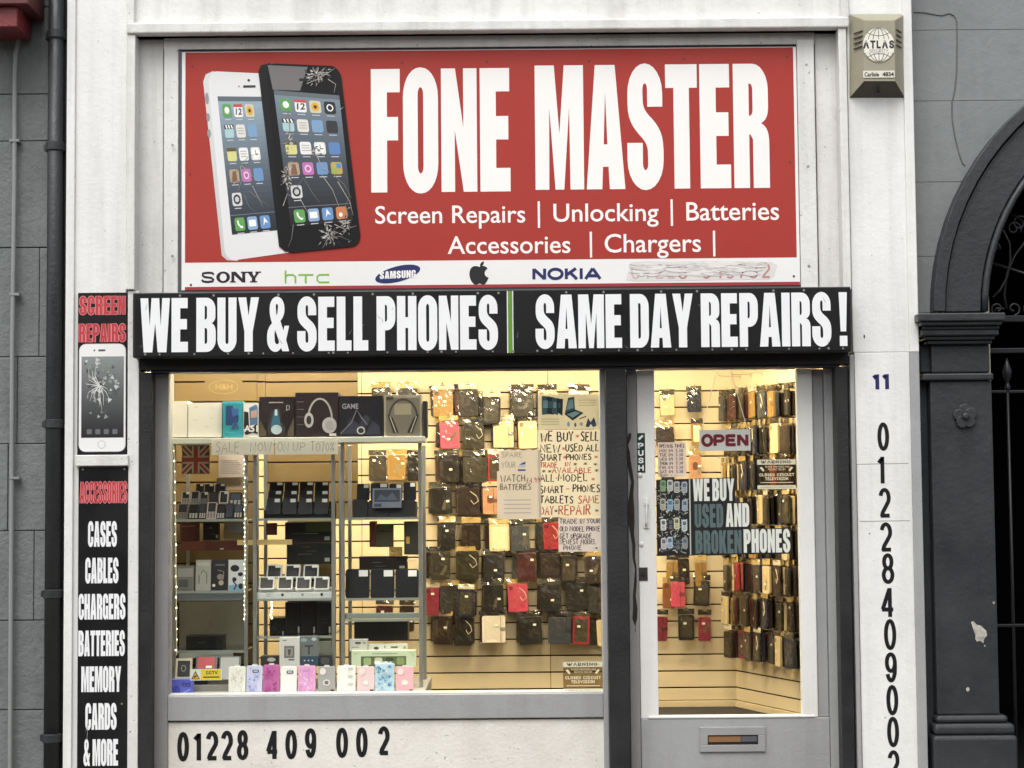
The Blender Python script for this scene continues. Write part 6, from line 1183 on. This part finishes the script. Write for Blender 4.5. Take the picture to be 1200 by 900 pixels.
def a_(c):
    g = mat('#9d978c', .8); 
    c.hand('WATCH', 587, 615, 564.5, 556.5, 1.2, mat('#6d6558', .8), 2, 70); c.hand('£4.99', 617, 632, 566, 560, .9, mat('#b0564a', .8), 2, 71); c.hand('BATTERIES', 586, 622, 574, 567.5, 1.1, mat('#6d6558', .8), 2, 72)
    for k in range(4): c.line([(590, 586 + k * 5), (622, 586 + k * 5)], .8, mat('#a89ca8', .8), 2)
    c.hand('SPARE', 588, 612, 536, 530, .8, g, 2, 73); c.hand('YOUR', 588, 604, 548, 541, .8, g, 2, 74); c.poly([(607, 548), (611, 542), (616, 541), (616, 548)], mat('#c9c8cf'), 3); c.poly([(608, 545), (616, 541), (616, 544)], mat('#3a3d7c'), 4); c.rect(607, 550, 616, 552, mat('#4a4d8c'), 4)
def watch_sheet():
    mb = MB(); Y = WY + .0005; q = (582.5, 525, 633.8, 608.5)
    zig = [(585 + i * 5.8, 526 + (2.2 if i % 2 else 0)) for i in range(9)]; w = RC(*q, Y)
    f = lambda x, y: (w[0] + (w[1] - w[0]) * (x - q[0]) / (q[2] - q[0]), w[3] + (w[2] - w[3]) * (y - q[1]) / (q[3] - q[1]))
    mb.prism([f(x, y) for x, y in zig + [(633.8, 530), (633.8, 608.5), (582.5, 608.5), (582.5, 552), (585, 552)]], Y, Y + .0012, paper('#e4ddd2')); a_(Canvas(mb, *q, Y)); return mb.build('handwritten_notice')
tag(watch_sheet(), 'faded WATCH BATTERIES notice with a torn zigzag top edge', 'notice')
def cctv(q, s, name, label, Y, seed):
    def art(c):
        x0, y0, x1, y1 = q; w, h = x1 - x0, y1 - y0; X = lambda u: x0 + u * w; Z = lambda v: y0 + v * h; cr = mat('#e6ddc4', .6); dk = mat('#4d4438', .6); sh = mat('#8f8468', .6)
        c.rect(X(0), Z(0), X(1), Z(.17), cr); c.text('WARNING', X(.09), X(.93), Z(.13), Z(.03), dk, 2, bold=.03, caps=True)
        c.text('THESE PREMISES ARE', X(.2), X(.84), Z(.27), Z(.215), cr, 1); c.text('PROTECTED BY', X(.28), X(.74), Z(.36), Z(.30), cr, 1)
        c.poly([(X(.06), Z(.27)), (X(.12), Z(.24)), (X(.19), Z(.36)), (X(.15), Z(.40))], cr); c.poly([(X(.94), Z(.27)), (X(.88), Z(.24)), (X(.81), Z(.36)), (X(.85), Z(.40))], cr)
        c.text('CLOSED CIRCUIT', X(.05), X(.96), Z(.56), Z(.46), cr, 1, bold=.03, caps=True); c.text('TELEVISION', X(.2), X(.8), Z(.69), Z(.59), cr, 1, bold=.03, caps=True)
        c.rect(X(.08), Z(.76), X(.93), Z(.78), cr); c.rect(X(0), Z(.86), X(1), Z(.99), cr); c.text('CAMERAS IN OPERATION', X(.06), X(.94), Z(.95), Z(.90), sh, 2)
    mb = MB(); mb.pbox(*q, Y, Y + .0006, FILM); art(Canvas(mb, *q, Y)); tag(mb.build('warning_sticker'), label, 'sticker')
FILM = glassy('sticker_film', '#d8cdb4', gloss=.02, rough=.2, ior=1.3, opaque=.06, ocol='#8d8066')
cctv((660, 775.5, 706, 812), 1, 'warning_sticker', 'CCTV warning sticker in the lower corner of the big window', WY, 1)
DGY = .1475
cctv((887.5, 538.5, 932.5, 573.5), 1, 'warning_sticker', 'CCTV warning sticker on the door glass beside the WE BUY sticker', DGY, 2)
def a_(c):
    c.rect(235.5, 784.5, 258.8, 796.8, mat('#e3c93a', .5)); k = mat('#2b2a24', .5); c.poly([(224, 796), (229, 786), (234.4, 796)], k); c.poly([(225.5, 795.2), (229, 788), (232.9, 795.2)], mat('#e0b03a'), 2); c.line([(227, 794), (230.5, 791.5)], 1.6, k, 3); c.text('CCTV', 241.5, 255, 790.3, 786.5, k, 2, bold=.03, caps=True); c.line([(238, 793.5), (257, 793.5)], 1.3, k, 2)
sheet('warning_sticker', 'small yellow and white CCTV sticker at the bottom of the window', 'sticker', (223, 784, 259.5, 797.3), WY, mat('#dcdad0', .6), a_)
for lab, t, q, x in (('white paper strip reading SALE NOW on the shelf board edge', ('SALE', 'NOW'), (248, 515.3, 320.5, 533), ((253, 280), (293, 318))), ('white paper strip reading ON UP TO 70% on the shelf board edge', ('ON', 'UP', 'TO70%'), (322.5, 515, 396, 532.5), ((325, 338), (343, 357), (364, 391)))):
    def a_(c):
        for i, (s_, (a, b)) in enumerate(zip(t, x)): c.hand(s_, a, b, q[3] - 3.5, q[1] + 3, .8, mat('#a09a92', .8), None, 80 + i)
    sheet('paper_banner', lab, 'banner', q, CF - .055, paper('#eeece2'), a_)
# on the door
def a_(c):
    k = mat('#3b3a44', .7); c.hand('OPENING TIMES', 772.5, 802, 524.5, 520.5, .8, k, None, 90)
    for i, d in enumerate(('MON 09', 'TUE 09', 'WED 09', 'THUR 09', 'FRI 09', 'SAT 09')): y = 530 + i * 4.9; c.hand(d, 773, 788, y, y - 3.5, .7, k, None, 91 + i); c.hand('5.30', 792, 800, y - .5, y - 3.8, .7, k, None, 99 + i)
    c.hand('SUN - -', 773, 792, 558.3, 555.5, .7, k, None, 120)
sheet('handwritten_notice', 'handwritten OPENING TIMES card above the WE BUY sticker on the door', 'notice', (771, 518.3, 804, 559), DGY, paper('#e6dede'), a_)
STK = mat('#1b1a1c', .45)
def wb():
    mb = MB(); Y = DGY; q = (769.5, 559.5, 927, 650.5); w = RC(*q, Y)
    f = lambda x, y: (w[0] + (w[1] - w[0]) * (x - q[0]) / (q[2] - q[0]), w[3] + (w[2] - w[3]) * (y - q[1]) / (q[3] - q[1]))
    mb.prism([f(*p) for p in ((769.5, 561.5), (862, 559.5), (862, 588.5), (879, 588.5), (879, 620), (926.5, 619.5), (926.5, 649.5), (769.5, 650.5))], Y, Y + .001, STK)
    c = Canvas(mb, *q, Y); wv = mat('#e9e7e4', .5); tl = mat('#5d6e72', .5)
    c.rect(808, 561, 809.4, 650, mat('#c9c8c4')); c.block('WE BUY', 812.5, 560.8, 861, 587, wv, gap=7, sp=16); c.block('USED', 814, 590.5, 847.5, 618, tl, gap=7); c.block('AND', 850.5, 590, 878, 617.5, wv, gap=7); c.block('BROKEN', 814.5, 621.5, 868.5, 648.5, tl, gap=7); c.block('PHONES', 871, 620.5, 925.5, 648, wv, gap=7)
    rnd = random.Random(77); pal = ['#c9c7c0', '#a9a7a2', '#8f9aa6', '#d8d6d0', '#7f8c7a', '#b9b3a4', '#6d7480']
    n = 0
    for i in range(260):
        x, y = rnd.uniform(771, 805), rnd.uniform(563, 648); l = rnd.uniform(1.5, 5); a = rnd.uniform(0, 6.3); n += 1
        c.line([(x, y), (min(max(x + l * cos(a), 770.5), 807), min(max(y + l * sin(a), 562), 649.5))], rnd.uniform(.4, 1.3), mat(rnd.choice(pal + ['#4a4a4e', '#2c2c30']), .5), 1 + n * .012)
    for r in range(4):
        for k in range(4):
            x, y = 773.5 + k * 8.4 + rnd.uniform(-.8, .8), 562.5 + r * 22.5 + rnd.uniform(-1.5, 1.5); col = ('#7fa06a', '#c9c9c4', '#b9b6a8', '#a9adb8', '#b8b49c', '#8fb0cc', '#a8a79a', '#9fb0bc', '#dcdad4', '#2c2d33', '#d8cf9c', '#c6ccd2', '#c9bfc4', '#a9c0d4', '#33343a', '#8f9096')[r * 4 + k]
            c.rrect(x, y, x + 6.6, min(y + 13.5, 649), 2, mat(col, .4), 5); c.rrect(x + 1.3, y + 2, x + 5.3, y + 6.5, .6, mat('#5c6670', .4), 6)
            for j in range(3): c.rect(x + 1.4, y + 8 + j * 1.6, x + 5.2, y + 8.8 + j * 1.6, mat('#8a8a86'), 6)
    return mb.build('window_sticker')
tag(wb(), 'stepped black sticker reading WE BUY USED AND BROKEN PHONES on the door glass', 'sticker')
OS = thing('open_sign', 'white OPEN sign hanging on a cord inside the door glass', 'sign', (P(849, 528, .19).x, .19, P(849, 528, .19).z))
mb = MB(); q = (819.5, 503.5, 879.5, 528.3); mb.pbox(*q, .19, .194, mat('#d8d8d8', .4)); c = Canvas(mb, *q, .19); [c.digit(ch, 822.5 + 13.9 * i, 835 + 13.9 * i, 522.5, 509.5, 3.9, mat('#741526', .45)) for i, ch in enumerate('OPEN')]; ob = mb.build('board', OS, bev=.001)
mb = MB(); mb.tube([P(822, 504.5, .188), P(842.5, 424, .188)], .0022, mat('#d9d4c6', .6), 6); mb.tube([P(876, 503.5, .188), P(853, 424, .188)], .0022, mat('#d9d4c6', .6), 6); mb.build('cord', OS)
def a_(c):
    w = mat('#e6e6e2', .4)
    for i, ch in enumerate('PUSH'): c.text(ch, 747.7, 754.2, 525.5 + i * 8.7, 519 + i * 8.7, w, bold=.03, caps=True)
    c.poly([(748, 513.5), (753, 509.5), (754.3, 511.3), (749.5, 516)], w)
sheet('push_plate', 'dark green PUSH plate stuck on the white door stile', 'sign', (746, 507.5, 756, 553.8), DY - .0026, mat('#17302c', .4), a_, .002)
